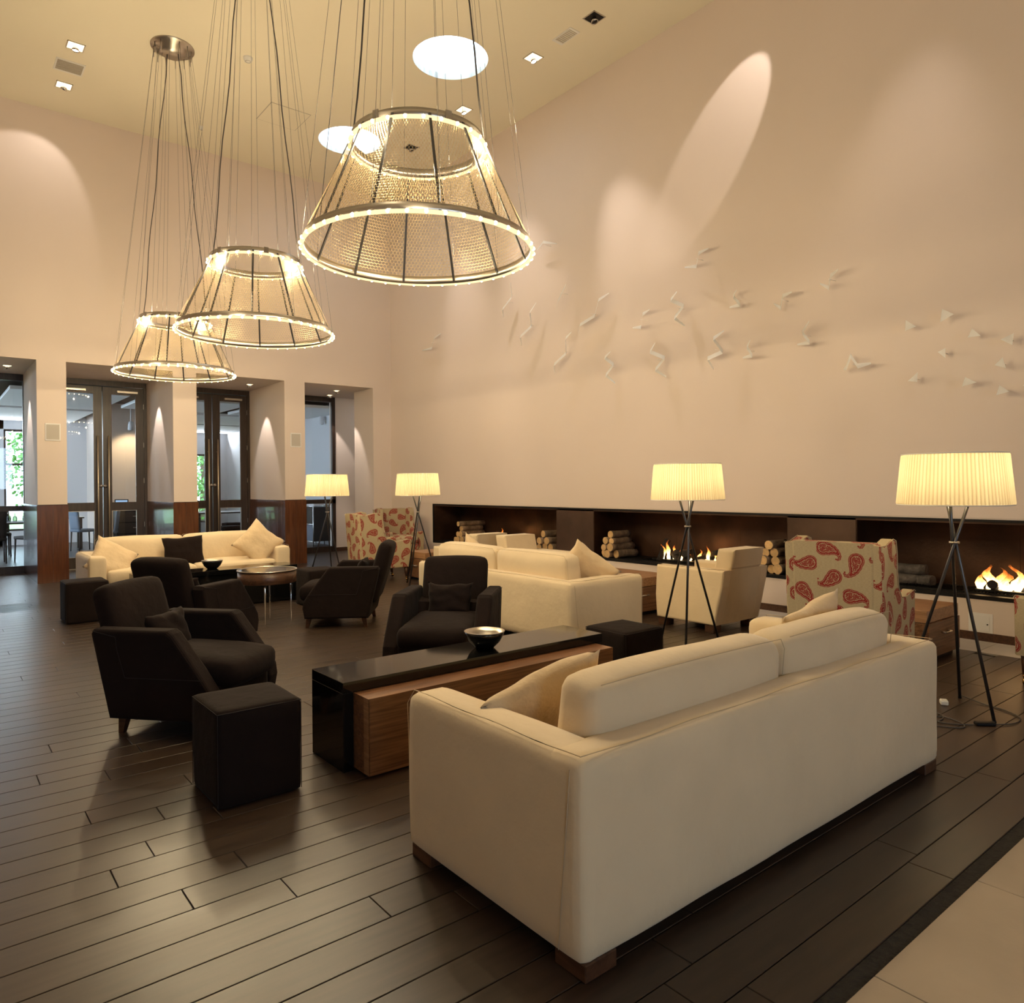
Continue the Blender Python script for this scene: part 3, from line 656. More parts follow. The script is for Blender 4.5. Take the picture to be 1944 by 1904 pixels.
# garden
lawn = struct(B('ground_outside', M['lawn'], None, -15, 20, 24.4, 60, -.3, -.25)); struct(B('terrace_outside', M['pale'], None, -14, 20, 22.3, 24.4, -.3, -.1))
def tree(lab, x, y, h, w, seed):
    t = thing('tree', lab, 'tree', (x, y, -.25), 0, 'garden trees outside the far windows'); r = random.Random(seed)
    bm = bmesh.new(); tube(bm, [(0, 0, 0), (.1, 0, h*.4), (0, .1, h*.8)], .13, 8, r2=.04); obj('trunk', bm, M['trunk'], t)
    vs = []; fs = []
    for i in range(2600):
        p = Vector((r.gauss(0, 1), r.gauss(0, 1), r.gauss(0, 1))).normalized()*(r.random()**.4)
        p = Vector((p.x*w, p.y*w, h*.55+p.z*h*.5)); a = Vector((r.uniform(-1, 1), r.uniform(-1, 1), r.uniform(-1, 1))).normalized(); b = a.orthogonal().normalized(); c = a.cross(b); s = .09
        k = len(vs); vs += [p+b*s, p+c*s*.6, p-b*s, p-c*s*.6]; fs.append((k, k+1, k+2, k+3))
    me = bpy.data.meshes.new('foliage'); me.from_pydata([tuple(v) for v in vs], [], fs); o = link('foliage', me, M['leaf'], t); o['kind'] = 'stuff'
tree('leafy green tree outside the far left window, left half', .5, 28.2, 4.2, 1.4, 1); tree('leafy green tree outside the far left window, right half', 3.6, 30.5, 5, 1.5, 2); tree('leafy tree outside the window beyond the right double doors', 8.2, 29, 5, 1.8, 3); tree('leafy tree farther left outside the far left window', -4.2, 29, 5, 2, 4)

# ================================================================== WALL AND CEILING FITTINGS
for k, (x, l) in enumerate(((1.51, 'square wall speaker on the pier left of the first double doors'), (5.29, 'square wall speaker on the pier between the double doors and the right opening'))):
    w_ = .10 if k == 0 else .10
    t = thing('wall_speaker', l, 'speaker', (x, YB, 2.26), 0, 'flush wall speakers')
    B('frame', M['white'], t, -w_, w_, -.012, 0, -.13, .13, bev=.003); B('grille', M['spk'], t, -w_+.016, w_-.016, -.014, -.012, -.112, .112)
def downlight(x, y, z, lab, lit=True, box_=.15, target=None, energy=0, size=.7, blend=.5, color=(1.0, .88, .80), soft_=.022):
    t = thing('recessed_spotlight', lab, 'spotlight', (x, y, z), 0, 'square recessed ceiling spotlights'); h = box_/2
    bm = bmesh.new()
    for a, b, c, e in ((-h, h, -h, -h+.012), (-h, h, h-.012, h), (-h, -h+.012, -h, h), (h-.012, h, -h, h)): box(bm, a, b, c, e, -.006, .0)
    obj('trim_frame', bm, M['satin'], t)
    B('housing', M['reflector'] if lit else M['iron'], t, -h+.012, h-.012, -h+.012, h-.012, -.0015, -.0005)
    d = (Vector(target)-Vector((x, y, z))).normalized() if target else Vector((.3, .3, -1)).normalized()
    q = d.to_track_quat('Z', 'Y').to_matrix().to_4x4()
    bm = bmesh.new(); lathe(bm, [(.001, -.03), (.03, -.025), (.045, .025), (.04, .025), (.035, .012)], 16); xf(bm, T((0, 0, -.035)) @ q); bz = obj('lamp_head', bm, M['chrome'], t)
    bm = bmesh.new(); lathe(bm, [(.001, .016), (.037, .016)], 16); xf(bm, T((0, 0, -.035)) @ q); obj('lens', bm, M['lens'] if lit else M['iron'], t)
    if energy:
        l = light('SPOT', 'spot_beam', (d*.07)+Vector((0, 0, -.035)), energy, color, t, spot_size=size, spot_blend=blend, shadow_soft_size=soft_); l.rotation_euler = d.to_track_quat('-Z', 'Y').to_euler()
    return t
# ceiling, over the fireplace wall
downlight(6.35, 7.33, ZC, 'lit recessed spotlight near the round skylight, close to the fireplace wall', True, .2, (XW, 5.95, 3.2), 260, .66, .9)
downlight(6.39, 6.24, ZC, 'unlit swivelling recessed spotlight at the right end of the ceiling row', False, .2, (XW, 5.2, 3.2), 0, .60, .5)
downlight(6.41, 10.55, ZC, 'recessed spotlight seen through the top ring of the biggest chandelier', False, .2, (XW, 10.0, 2.6), 190, .70, .9)
downlight(1.56, 10.77, ZC, 'lit recessed spotlight above the ceiling vent at upper left', True, .2, (1.2, 11.4, 0), 40, .9, .6)
downlight(1.58, 11.92, ZC, 'lit recessed spotlight below the ceiling vent at upper left', True, .2, (1.12, YB, 5.75), 30, 1.26, .3)
# the row goes on towards the camera, outside the frame
downlight(6.40, 3.78, ZC, 'recessed spotlight outside the frame throwing the long oval beam', True, .2, (XW, 4.93, 5.66), 140, .46, .22, soft_=.02)
downlight(6.40, 2.60, ZC, 'recessed spotlight outside the frame over the right wall', True, .2, (XW, 3.2, 1.9), 120, .75, 1.0)
downlight(6.40, 9.0, ZC, 'recessed spotlight hidden behind the big chandelier', True, .2, (XW, 8.2, 2.8), 200, .75, .9)
# soffit spots of the four openings
for k, (x, y, l) in enumerate(((1.02, 13.7, 'lit spotlight in the soffit of the leftmost opening'), (2.92, 13.7, 'spotlight in the soffit above the first double doors, hidden by the chandelier'), (4.75, 13.65, 'lit spotlight in the soffit above the second double doors'), (6.45, 13.55, 'lit spotlight in the soffit of the right opening'))):
    downlight(x, y, ZS, l, True, .13, (x+.22, y+.12, 1.6), 75, .95, .35, soft_=.015)
downlight(6.65, 14.3, ZS, 'spotlight tucked beside the rightmost glazed opening', True, .13, (7.05, 14.75, 1.6), 70, .7, .4, soft_=.015)
def vent(x, y, lab, a, hx=.17, m='vent'):
    t = thing('ceiling_vent', lab, 'vent', (x, y, ZC), a, 'ceiling vents'); B('backing', M['plastic'], t, -hx, hx, -.17, .17, -.006, 0)
    for i in range(9): B('slat', M[m], t, -hx+.02, hx-.02, -.135+i*.03, -.115+i*.03, -.012, -.005)
vent(1.57, 11.35, 'square grey ceiling vent between two lit spotlights at upper left', 0); vent(6.37, 6.72, 'pale ceiling vent between two recessed spotlights near the fireplace wall', 0, .085, 'palevent')
for (x, y, r, l) in ((3.38, 9.66, .06, 'white smoke detector on the ceiling beside the chandelier cables'), (3.44, 11.96, .03, 'tiny sprinkler head on the ceiling near the back wall')):
    t = thing('smoke_detector', l, 'detector', (x, y, ZC)); bm = bmesh.new(); lathe(bm, [(.001, -.05), (r*.8, -.05), (r*.85, -.025), (r, -.022), (r, 0)], 24); obj('body', bm, M['plastic'], t); bm = bmesh.new(); lathe(bm, [(r*.5, -.051), (r*.55, -.056), (r*.6, -.051)], 24); obj('ring', bm, M['vent'], t)
t = thing('ceiling_hatch', 'flush square access panel in the ceiling left of the rear skylight', 'hatch', (4.34, 10.87, ZC)); B('frame', M['vent'], t, -.31, .31, -.31, .31, -.003, 0); B('panel', M['ceil'], t, -.30, .30, -.30, .30, -.006, -.003)

# ================================================================== CHANDELIERS
def chandelier_parts():
    root = thing('chandelier', 'x', 'chandelier', (0, 0, 0), 0, 'three cone shaped ring chandeliers')
    zb, zt, rb, rt = 2.88, 3.53, .705, .415
    for nm, r, z, hh in (('lower_ring', rb, zb, .055), ('upper_ring', rt, zt, .06)):
        bm = bmesh.new(); lathe(bm, [(r-.004, z), (r, z), (r, z+hh), (r-.004, z+hh)], 96, close=True); ring = obj(nm, bm, M['satin'], root)
        bm = bmesh.new(); lathe(bm, [(r-.002, z-.008), (r+.020, z-.008), (r+.020, z+.008), (r-.002, z+.008)], 96, close=True); obj('glass_bloom_band', bm, M['glowband'], ring)
    # brass hexagon netting between the rings
    N, RW = 168, 33; vs = []; fs = []; hw = .0014
    def P(i, v):
        t = v/RW; r = rb+(rt-rb)*t - .002; a = 2*PI*i/(2*N); return Vector((r*math.cos(a), r*math.sin(a), zb+.05+(zt-zb-.05)*t))
    def rib(a, b):
        n = Vector((a.x, a.y, a.length*.25)).normalized(); d = (b-a).cross(n).normalized()*hw; k = len(vs)
        vs.extend((a-d, a+d, b+d, b-d)); fs.append((k, k+1, k+2, k+3))
    for j in range(RW):
        s = j % 2
        for i in range(0, 2*N, 2):
            lo = P(i+s, j+.18); hl = P(i+s-1, j+.36); hr = P(i+s+1, j+.36)
            rib(lo, hl); rib(lo, hr); rib(hr, P(i+s+1, min(RW, j+1.18)))
    me = bpy.data.meshes.new('wire_netting'); me.from_pydata([tuple(v) for v in vs], [], fs); nt_ = link('wire_netting', me, M['gold_mesh'], root); nt_['kind'] = 'stuff'
    for k in range(12):
        a = 2*PI*(k+.25)/12; c, s = math.cos(a), math.sin(a); p0 = Vector((rb*c, rb*s, zb+.01)); p1 = Vector((rt*c, rt*s, zt+.03)); tn = Vector((-s, c, 0))
        bm = bmesh.new(); q = [p0-tn*.0075, p0+tn*.0075, p1+tn*.0075, p1-tn*.0075]; nn = (p1-p0).cross(tn).normalized()*.004
        a1 = [bm.verts.new(v+nn) for v in q]; b1 = [bm.verts.new(v-nn) for v in q]
        bm.faces.new(a1); bm.faces.new(b1[::-1])
        for i in range(4): bm.faces.new((a1[i], b1[i], b1[(i+1) % 4], a1[(i+1) % 4]))
        st = obj('strap', bm, M['gun'], root)
    bmb = bmesh.new(); bmesh.ops.create_icosphere(bmb, subdivisions=1, radius=.0125); bme = mesh_from(bmb, 'bulb'); bme.materials.append(M['bulb'])
    for r, z, n in ((rb+.016, zb+.0, 44), (rt+.016, zt+.0, 26)):
        for k in range(n):
            a = 2*PI*(k+.5)/n; o = bpy.data.objects.new('bulb', bme); C.objects.link(o); o.parent = root; o.location = (r*math.cos(a), r*math.sin(a), z)
    # glass clips
    for k in range(6):
        a = 2*PI*k/6+.4; o = B('glass_clip', M['chrome'], root, -.02, .02, -.004, .004, -.03, .03); o.location = ((rt+.006)*math.cos(a), (rt+.006)*math.sin(a), zt+.035); o.rotation_euler = (0, 0, a+PI/2)
    # canopy and cables
    bm = bmesh.new(); lathe(bm, [(.001, ZC-.09), (.15, ZC-.09), (.15, ZC-.02), (.26, ZC-.02), (.26, ZC-.0)], 48); cn = obj('canopy', bm, M['satin'], root)
    for k in range(12):
        a = 2*PI*(k+.25)/12; c, s = math.cos(a), math.sin(a)
        bm = bmesh.new(); tube(bm, [(.22*c, .22*s, ZC-.02), ((rb+.004)*c, (rb+.004)*s, zb+.05)], .0013, 4); obj('cable', bm, M['gun'], root)
        if k % 2:
            bm = bmesh.new(); tube(bm, [(.18*c, .18*s, ZC-.02), ((rt+.004)*c, (rt+.004)*s, zt+.06)], .0013, 4); obj('cable', bm, M['gun'], root)
        bm = bmesh.new(); tube(bm, [(.22*c, .22*s, ZC-.02), (.222*c, .222*s, ZC-.16)], .006, 6); obj('cable_grip', bm, M['satin'], root)
    for sx, ph in ((-1, 0), (1, 1.5)):
        d = Vector((R0.x, R0.y, 0))*sx
        pts = [d*(.07+(.30 if i > 0 else 0)*0) + Vector(((.17*sx*R0.x)*(t:=i/12), (.17*sx*R0.y)*t, ZC-.08+(zt+.06-ZC+.08)*t)) + Vector((math.sin(i*1.3+ph), math.cos(i*1.1+ph), 0))*.012*(1 if 0 < i < 12 else 0) + d*(rt-.24)*t for i in range(13)]
        bm = bmesh.new(); tube(bm, pts, .0055, 6); obj('power_cord', bm, M['cable'], root)
    return root
LAB = ['biggest and nearest cone chandelier at top centre', 'middle cone chandelier of the three, left of centre', 'farthest and smallest looking cone chandelier, hanging lowest at the left']
ch = chandelier_parts(); CHP = [(2.44, 3.93), (2.49, 6.96), (2.54, 10.03)]
ch.location = (*CHP[0], 0); ch['label'] = LAB[0]
CHS = [ch, dup(ch, (*CHP[1], 0), 0, LAB[1]), dup(ch, (*CHP[2], 0), 0, LAB[2])]
for c in CHS:
    for r, z, n in ((.76, 2.86, 5), (.46, 3.51, 4)):
        for k in range(n):
            a = 2*PI*(k+.3)/n; light('POINT', 'chandelier_light', (r*math.cos(a), r*math.sin(a), z), 26.5, WARM, c, shadow_soft_size=.012)

# ================================================================== FOLDED METAL WALL ART
def zig(pts, seed, w=.046):
    """folded strip, pts = (y, z) on the wall, standing off on a pin"""
    cy = sum(p[0] for p in pts)/len(pts); cz = sum(p[1] for p in pts)/len(pts); r = random.Random(seed)
    bm = bmesh.new(); a = []; b = []
    for i, (y, z) in enumerate(pts):
        ww = w*(.35 if i in (0, len(pts)-1) else 1.0)
        x = -.11 - .02*((i % 2)*2-1)
        a.append(bm.verts.new((x+ww*.32, y-cy+ww*.2, z-cz+ww*.6))); b.append(bm.verts.new((x-ww*.32, y-cy-ww*.2, z-cz-ww*.6)))
    for i in range(len(pts)-1): bm.faces.new((a[i], a[i+1], b[i+1], b[i]))
    bmesh.ops.solidify(bm, geom=bm.faces[:], thickness=.0025)
    return bm, cy, cz
# (y, z) of the fold points, metres
AP = [
 ('white folded strip farthest left on the wall, like a small step', [(11.484,3.906),(11.092,3.886),(11.089,4.066),(10.797,4.103)]),
 ('slim pale folded strip, second from the left on the wall', [(9.062,4.073),(9.033,4.193),(8.845,4.354),(8.829,4.565)]),
 ('slim white folded strip with a kink, third from the left', [(8.623,3.555),(8.596,3.688),(8.382,3.813),(8.367,4.017),(8.268,4.148)]),
 ('faint slim folded strip just left of the long gold lit one', [(7.848,3.919),(7.733,4.072),(7.62,4.275),(7.531,4.391)]),
 ('long gold lit folded strip rising to the right', [(7.379,3.534),(7.294,3.638),(7.046,3.724),(6.934,3.911),(6.777,3.978)]),
 ('white folded strip below the long gold lit one', [(7.87,3.047),(7.834,3.158),(7.62,3.295),(7.585,3.501),(7.508,3.578)]),
 ('white folded strip shaped like two steps in the middle of the wall', [(6.362,3.44),(6.184,3.416),(6.191,3.586),(6.043,3.611)]),
 ('S shaped folded strip right of the two step one', [(5.644,3.76),(5.709,3.664),(5.543,3.566),(5.655,3.434),(5.529,3.322)]),
 ('highest and brightest folded strip on the wall', [(5.523,4.027),(5.323,3.986),(5.322,4.148),(5.15,4.154)]),
 ('zigzag folded strip left of the middle lamp, low in the group', [(5.988,3.19),(6.04,3.079),(5.839,2.977),(5.957,2.842),(5.816,2.739)]),
 ('dim folded strip in shadow left of the low zigzag one', [(6.756,3.191),(6.825,3.116),(6.701,3.007),(6.808,2.879),(6.675,2.758)]),
 ('small folded strip right of the S shaped one', [(4.899,3.422),(4.734,3.414),(4.849,3.538),(4.78,3.589)]),
 ('folded strip left of the long wall shadows', [(4.343,3.354),(4.238,3.282),(4.237,3.417),(4.109,3.424)]),
 ('folded strip high on the right half of the group', [(3.818,3.455),(3.707,3.382),(3.706,3.51),(3.607,3.546)]),
 ('large white zigzag strip above the middle lamp', [(5.119,2.741),(5.176,2.872),(4.995,2.931),(5.094,3.093),(4.972,3.17)]),
 ('white folded strip right of the large zigzag', [(4.732,2.822),(4.585,2.824),(4.677,2.932),(4.61,2.998)]),
 ('folded strip with a bright foot beside the long shadows', [(4.072,2.868),(3.914,2.865),(4.017,2.986),(3.918,3.084)]),
 ('W shaped grey green folded strip, last of the strips', [(3.577,2.543),(3.529,2.553),(3.507,2.67),(3.418,2.554),(3.306,2.57)]),
 ('faint folded strip beside the rim of the big chandelier', [(8.234,4.93),(8.054,4.993),(7.802,4.911)]),
]
for i, (l, pp) in enumerate(AP):
    bm, cy, cz = zig(pp, i)
    t = thing('wall_sculpture', l, 'wall art', (XW, cy, cz), 0, 'folded metal pieces on the fireplace wall')
    obj('folded_strip', bm, M['art'], t)
    bm = bmesh.new(); tube(bm, [(0, -.01, 0), (-.13, 0, .0)], .0022, 5); obj('pin', bm, M['art'], t)
TP = [
 ('brightest cream triangle, highest on the right', [(2.668,2.976),(2.564,2.905),(2.672,2.851)]), ('tan triangle, leftmost of the upper ones', [(2.981,2.929),(2.88,2.85),(2.976,2.825)]),
 ('shaded triangle with a dark edge, right of the highest', [(2.426,2.757),(2.353,2.678),(2.454,2.678)]), ('large tan triangle at the right edge of the wall', [(2.111,2.663),(2.114,2.559),(2.206,2.622)]),
 ('shaded tan triangle in the middle of the group', [(2.702,2.589),(2.639,2.617),(2.632,2.522)]), ('ochre triangle below the large right one', [(2.195,2.47),(2.162,2.372),(2.25,2.408)]),
 ('small gold triangle at the lower left of the group', [(2.878,2.429),(2.873,2.335),(2.959,2.353)]), ('pale grey triangle, lowest in the middle', [(2.483,2.337),(2.386,2.276),(2.502,2.252)]),
 ('olive triangle at the lower right of the group', [(2.219,2.237),(2.141,2.17),(2.237,2.149)]), ('pale triangle cut by the right edge of the picture', [(2.008,2.244),(1.981,2.19),(2.046,2.21)])]
for i, (l, pp) in enumerate(TP):
    q = pp; cy = sum(a for a, b in q)/3; cz = sum(b for a, b in q)/3
    t = thing('wall_triangle', l+' on the fireplace wall', 'wall art', (XW, cy, cz), 0, 'metal triangles on the fireplace wall')
    bm = bmesh.new(); vs = [bm.verts.new((-.11+(b-cz)*.25, a-cy, b-cz)) for k, (a, b) in enumerate(q)]; bm.faces.new(vs); bmesh.ops.solidify(bm, geom=bm.faces[:], thickness=.003); obj('plate', bm, M['art'], t)
    bm = bmesh.new(); tube(bm, [(0, 0, 0), (-.11, 0, 0)], .003, 5); obj('pin', bm, M['art'], t)

# ================================================================== SEATING (local +X = front)
def seamline(bm, pts, r=.0017): tube(bm, pts, r, 4, cap=False)
def sofa(lab, loc, rz, Wd=2.45, Dp=.95, Hh=.62, split=.5, wob=.006):
    t = thing('sofa', lab, 'sofa', (*loc, 0), rz, 'long cream sofas'); hw, hd = Wd/2, Dp/2; aw = .19; bt = .17
    z0 = .045
    # slipcover body: back and arms are one cover
    prof = [(-hd, z0), (-hd, Hh-.03), (-hd+.02, Hh), (-hd+bt-.02, Hh), (-hd+bt, Hh-.02), (-hd+bt, z0)]
    o = obj('sofa_back', xf(soft(bt, Wd, Hh-z0, .040, (6, 24, 10), (.006, 0, .006), wob, 1, 2.5), T((-hd+bt/2, 0, (Hh+z0)/2))), M['cream'], t)
    for sgn in (-1, 1):
        a = obj('arm', xf(soft(Dp-.002, aw, Hh-z0-.004, .042, (14, 7, 12), (0, .006, .008), wob, 3+sgn, 2.5), T((0, sgn*(hw-aw/2), (Hh+z0)/2-.002))), M['cream'], t)
        bm = bmesh.new(); yo = sgn*(hw-.012)
        seamline(bm, [(hd-.02, yo, z0+.02), (hd+.001, yo, Hh-.05)]+[(hd-.03-(Dp-.06)*i/14, yo-sgn*.012, Hh+.0035+.003*math.sin(i)) for i in range(15)])
        obj('seam', bm, M['seam'], a)
    bm = bmesh.new(); seamline(bm, [(-hd+.026, -hw+.02+(Wd-.04)*i/24, Hh+.004+.003*math.sin(i*1.1)) for i in range(25)]); seamline(bm, [(-hd+.10, -hw-.001, z0+.02), (-hd+.045, -hw-.002, Hh-.03)]); seamline(bm, [(-hd+.10, hw+.001, z0+.02), (-hd+.045, hw+.002, Hh-.03)]); obj('seam', bm, M['seam'], o)
    obj('seat_base', xf(soft(Dp-.03, Wd-2*aw+.02, .24, .02, (6, 12, 4), (0, 0, 0), .003), T((0, 0, z0+.12))), M['cream'], t)
    iw = Wd-2*aw; y = -iw/2
    for k, w in enumerate((iw*split, iw*(1-split))):
        s = obj('seat_cushion', xf(soft(Dp-bt+.01, w-.008, .17, .05, (10, 12, 6), (.015, 0, .018), .008, k+5, 4), T((bt/2+.01, y+w/2, .365))), M['cream'], t)
        c = obj('back_cushion', xf(soft(.20, w-.006, .40, .065, (8, 14, 10), (.03, .004, .016), .011, k+9, 3), T((-hd+bt+.075, y+w/2, .592)) @ RY(-.10)), M['cream'], t)
        bm = bmesh.new(); hx, hy, hz = .10, (w-.006)/2, .20
        seamline(bm, [(-hx+.012, -hy+.03+(2*hy-.06)*i/12, hz+.004+.006*(1-(i/6-1)**2)) for i in range(13)]); seamline(bm, [(-hx+.012, -hy-.002, -hz+.04), (-hx+.012, -hy-.003, hz-.04), (-hx+.012, -hy+.03, hz+.002)]); xf(bm, T((-hd+bt+.075, y+w/2, .592)) @ RY(-.10)); obj('seam', bm, M['seam'], c)
        y += w
    for sx in (-1, 1):
        for sy in (-1, 1): B('foot', M['leg'], t, sx*(hd-.075)-.065, sx*(hd-.075)+.065, sy*(hw-.085)-.065, sy*(hw-.085)+.065, 0, .052, bev=.003)
    return t
sofa('big cream sofa in the foreground with its back to the camera', (2.655, 1.945), PI/2, Wd=2.46, Dp=.96, Hh=.635, split=.47)
sofa('cream sofa facing us in front of the double doors', (2.665, 10.05), -PI/2, Wd=2.40, Dp=.95, Hh=.62)
sofa('cream sofa in the middle, turned to the fireplace, end towards us', (4.685, 5.67), 0, Wd=2.44, Dp=.93, Hh=.585, split=.5)
def armchair(lab, loc, rz, g='square cream armchairs'):
    t = thing('armchair', lab, 'armchair', (*loc, 0), rz, g); z0 = .075; W2, D2 = .74, .78
    for s in (-1, 1):
        bm = bmesh.new(); prism(bm, [(-.31, z0), (.38, z0), (.395, .30), (.375, .60), (-.42, .60), (-.40, .45)], s*W2/2-s*.13, s*W2/2, .022, 3); a = obj('arm', bm, M['cream'], t)
        bm = bmesh.new(); seamline(bm, [(-.425, s*(W2/2-.012), .59), (-.315, s*(W2/2-.012), z0+.01)]); seamline(bm, [(-.41+.78*i/8, s*(W2/2-.02), .603) for i in range(9)]); obj('seam', bm, M['seam'], a)
    bm = bmesh.new(); prism(bm, [(-.34, .52), (-.20, .52), (-.27, .79), (-.46, .79), (-.424, .62)], -W2/2+.12, W2/2-.12, .025, 3); obj('backrest', bm, M['cream'], t)
    bm = bmesh.new(); prism(bm, [(-.31, z0), (-.15, z0), (-.22, .60), (-.42, .60)], -W2/2+.003, W2/2-.003, .02, 2); obj('back_cover', bm, M['cream'], t)
    obj('seat_base', xf(soft(.66, W2-.24, .22, .02, (4, 6, 4)), T((.04, 0, z0+.11))), M['cream'], t)
    obj('seat_cushion', xf(soft(.60, W2-.25, .16, .05, (8, 8, 5), (.02, 0, .02), .006), T((.09, 0, .37))), M['cream'], t)
    for sx in (-.24, .32):
        for sy in (-.29, .29): B('foot', M['leg'], t, sx-.05, sx+.05, sy-.06, sy+.06, 0, z0+.002, bev=.003)
    return t
ac = armchair('cream armchair with its back to us, right of the middle tripod lamp', (6.11, 4.42), PI/2)
dup(ac, (5.76, 6.70, 0), -PI/2, 'cream armchair facing us beyond the middle cream sofa')
dup(ac, (5.66, 7.86, 0), PI/2, 'cream armchair turned away, back to back with another beyond the middle sofa')

def darkchair(lab, loc, rz):
    t = thing('slipcovered_armchair', lab, 'armchair', (*loc, 0), rz, 'dark brown slipcovered armchairs'); W2 = .76; z0 = .10
    prof = [(-.30, z0), (.325, z0), (.345, .20), (.335, .27), (.26, .38), (.10, .59), (.07, .61), (-.40, .61), (-.415, .58)]
    for s in (-1, 1):
        bm = bmesh.new(); prism(bm, prof, s*(W2/2-.115), s*W2/2, .022, 3)
        a = obj('arm', bm, M['dark'], t)
        bm = bmesh.new(); y = s*(W2/2+.0015)
        seamline(bm, [(-.40, y, .60), (-.25, y, .57), (-.24, y, .50), (-.19, y, .34)], .002); seamline(bm, [(-.19, y, .34), (.29, y, .34)], .0018); obj('seam', bm, M['darkseam'], a)
    # raked back
    c, sn = math.cos(.30), math.sin(.30)
    bk = xf(soft(.135, W2-.235, .62, .055, (6, 10, 12), (.012, 0, .01), .006, 2, 4), T((-.385, 0, .535)) @ RY(-.29)); obj('backrest', bk, M['dark'], t)
    bm = bmesh.new(); prism(bm, [(-.30, z0), (-.16, z0), (-.25, .50), (-.40, .55)], -W2/2+.01, W2/2-.01, .02, 2); obj('back_cover', bm, M['dark'], t)
    obj('seat_base', xf(soft(.60, W2-.20, .19, .03, (6, 6, 4), (.02, 0, 0)), T((.035, 0, z0+.095))), M['dark'], t)
    obj('seat_cushion', xf(soft(.66, W2-.235, .17, .06, (10, 10, 6), (.03, 0, .025), .008, 4, 4), T((.075, 0, .345)) @ RY(.035)), M['dark'], t)
    for sx in (-.25, .29):
        for sy in (-.30, .30):
            bm = bmesh.new(); r = [bm.verts.new((sx+a*.026, sy+b*.026, z0+.01)) for a, b in ((-1, -1), (1, -1), (1, 1), (-1, 1))]; q = [bm.verts.new((sx+math.copysign(.022, sx)+a*.015, sy+b*.015, 0)) for a, b in ((-1, -1), (1, -1), (1, 1), (-1, 1))]
            bm.faces.new(r); bm.faces.new(q[::-1]); [bm.faces.new((q[i], q[(i+1) % 4], r[(i+1) % 4], r[i])) for i in range(4)]; obj('leg', bm, M['leg'], t)
    return t
DC = [(1.29, 4.70, -.86, 'dark brown armchair in front left, side and one leg to us'), (1.87, 6.72, .62, 'dark brown armchair behind the front left one, back to us'),
      (3.40, 7.01, math.pi-.63, 'dark brown armchair seen in profile facing left, near the round table'), (3.03, 4.57, -2.38, 'dark brown armchair facing us with a small square cushion')]
dc = darkchair(DC[0][3], DC[0][:2], DC[0][2])
for x, y, a, l in DC[1:]: dup(dc, (x, y, 0), a, l)
def put_pillow(name, lab, cat, m, w, h, t_, loc, R, seed=0, g=None):
    o = obj(name, pillow_bm(w, h, t_, seed), M[m]); o.matrix_world = T(loc) @ R
    return tag(o, lab, cat, g)
for (x, y, a, l), s, lab in zip(DC, (0, 1, 2, 3), ('small dark cushion on the front left dark armchair', 'small dark cushion on the dark armchair behind the front left one', 'small dark cushion on the dark armchair in profile', 'small square dark cushion on the dark armchair facing us')):
    c, sn = math.cos(a), math.sin(a); lx = -.185
    put_pillow('lumbar_cushion', lab, 'cushion', 'dark', .36, .26, .10, (x+c*lx, y+sn*lx, .53), RZ(a) @ RY(-.29) @ RY(PI/2) @ RZ(PI/2), s, 'small dark cushions')
# cushions on the sofas
put_pillow('cushion', 'cream cushion with a flattened corner on the left end of the foreground sofa', 'cushion', 'cream2', .50, .50, .15, (1.84, 2.12, .555), RX(PI/2+.72) @ RZ(.45), 1)
put_pillow('cushion', 'cream cushion peeking up behind the right back cushion of the foreground sofa', 'cushion', 'cream2', .48, .48, .13, (3.43, 1.92, .60), RX(PI/2+.28) @ RZ(.22), 2)
put_pillow('cushion', 'cream cushion leaning at the left end of the far sofa', 'cushion', 'cream2', .50, .50, .16, (1.74, 9.78, .55), RZ(.30) @ RX(PI/2-.55) @ RZ(.95), 3)
put_pillow('cushion', 'dark brown square cushion in the middle of the far sofa', 'cushion', 'dark', .50, .38, .15, (2.58, 9.90, .60), RZ(-.10) @ RX(PI/2-.25) @ RZ(.04), 4)
put_pillow('cushion', 'cream cushion standing on its corner at the right end of the far sofa', 'cushion', 'cream2', .50, .50, .16, (3.50, 9.78, .655), RZ(-.2) @ RX(PI/2-.32) @ RZ(.82), 5)
put_pillow('cushion', 'cream cushion at the near end of the middle sofa', 'cushion', 'cream2', .50, .50, .15, (4.80, 4.84, .60), RZ(.35) @ RY(PI/2-.42) @ RZ(.72), 6)
put_pillow('cushion', 'cream cushion at the far end of the middle sofa', 'cushion', 'cream2', .46, .46, .14, (4.80, 6.56, .60), RZ(-.3) @ RY(PI/2-.42) @ RZ(.75), 7)
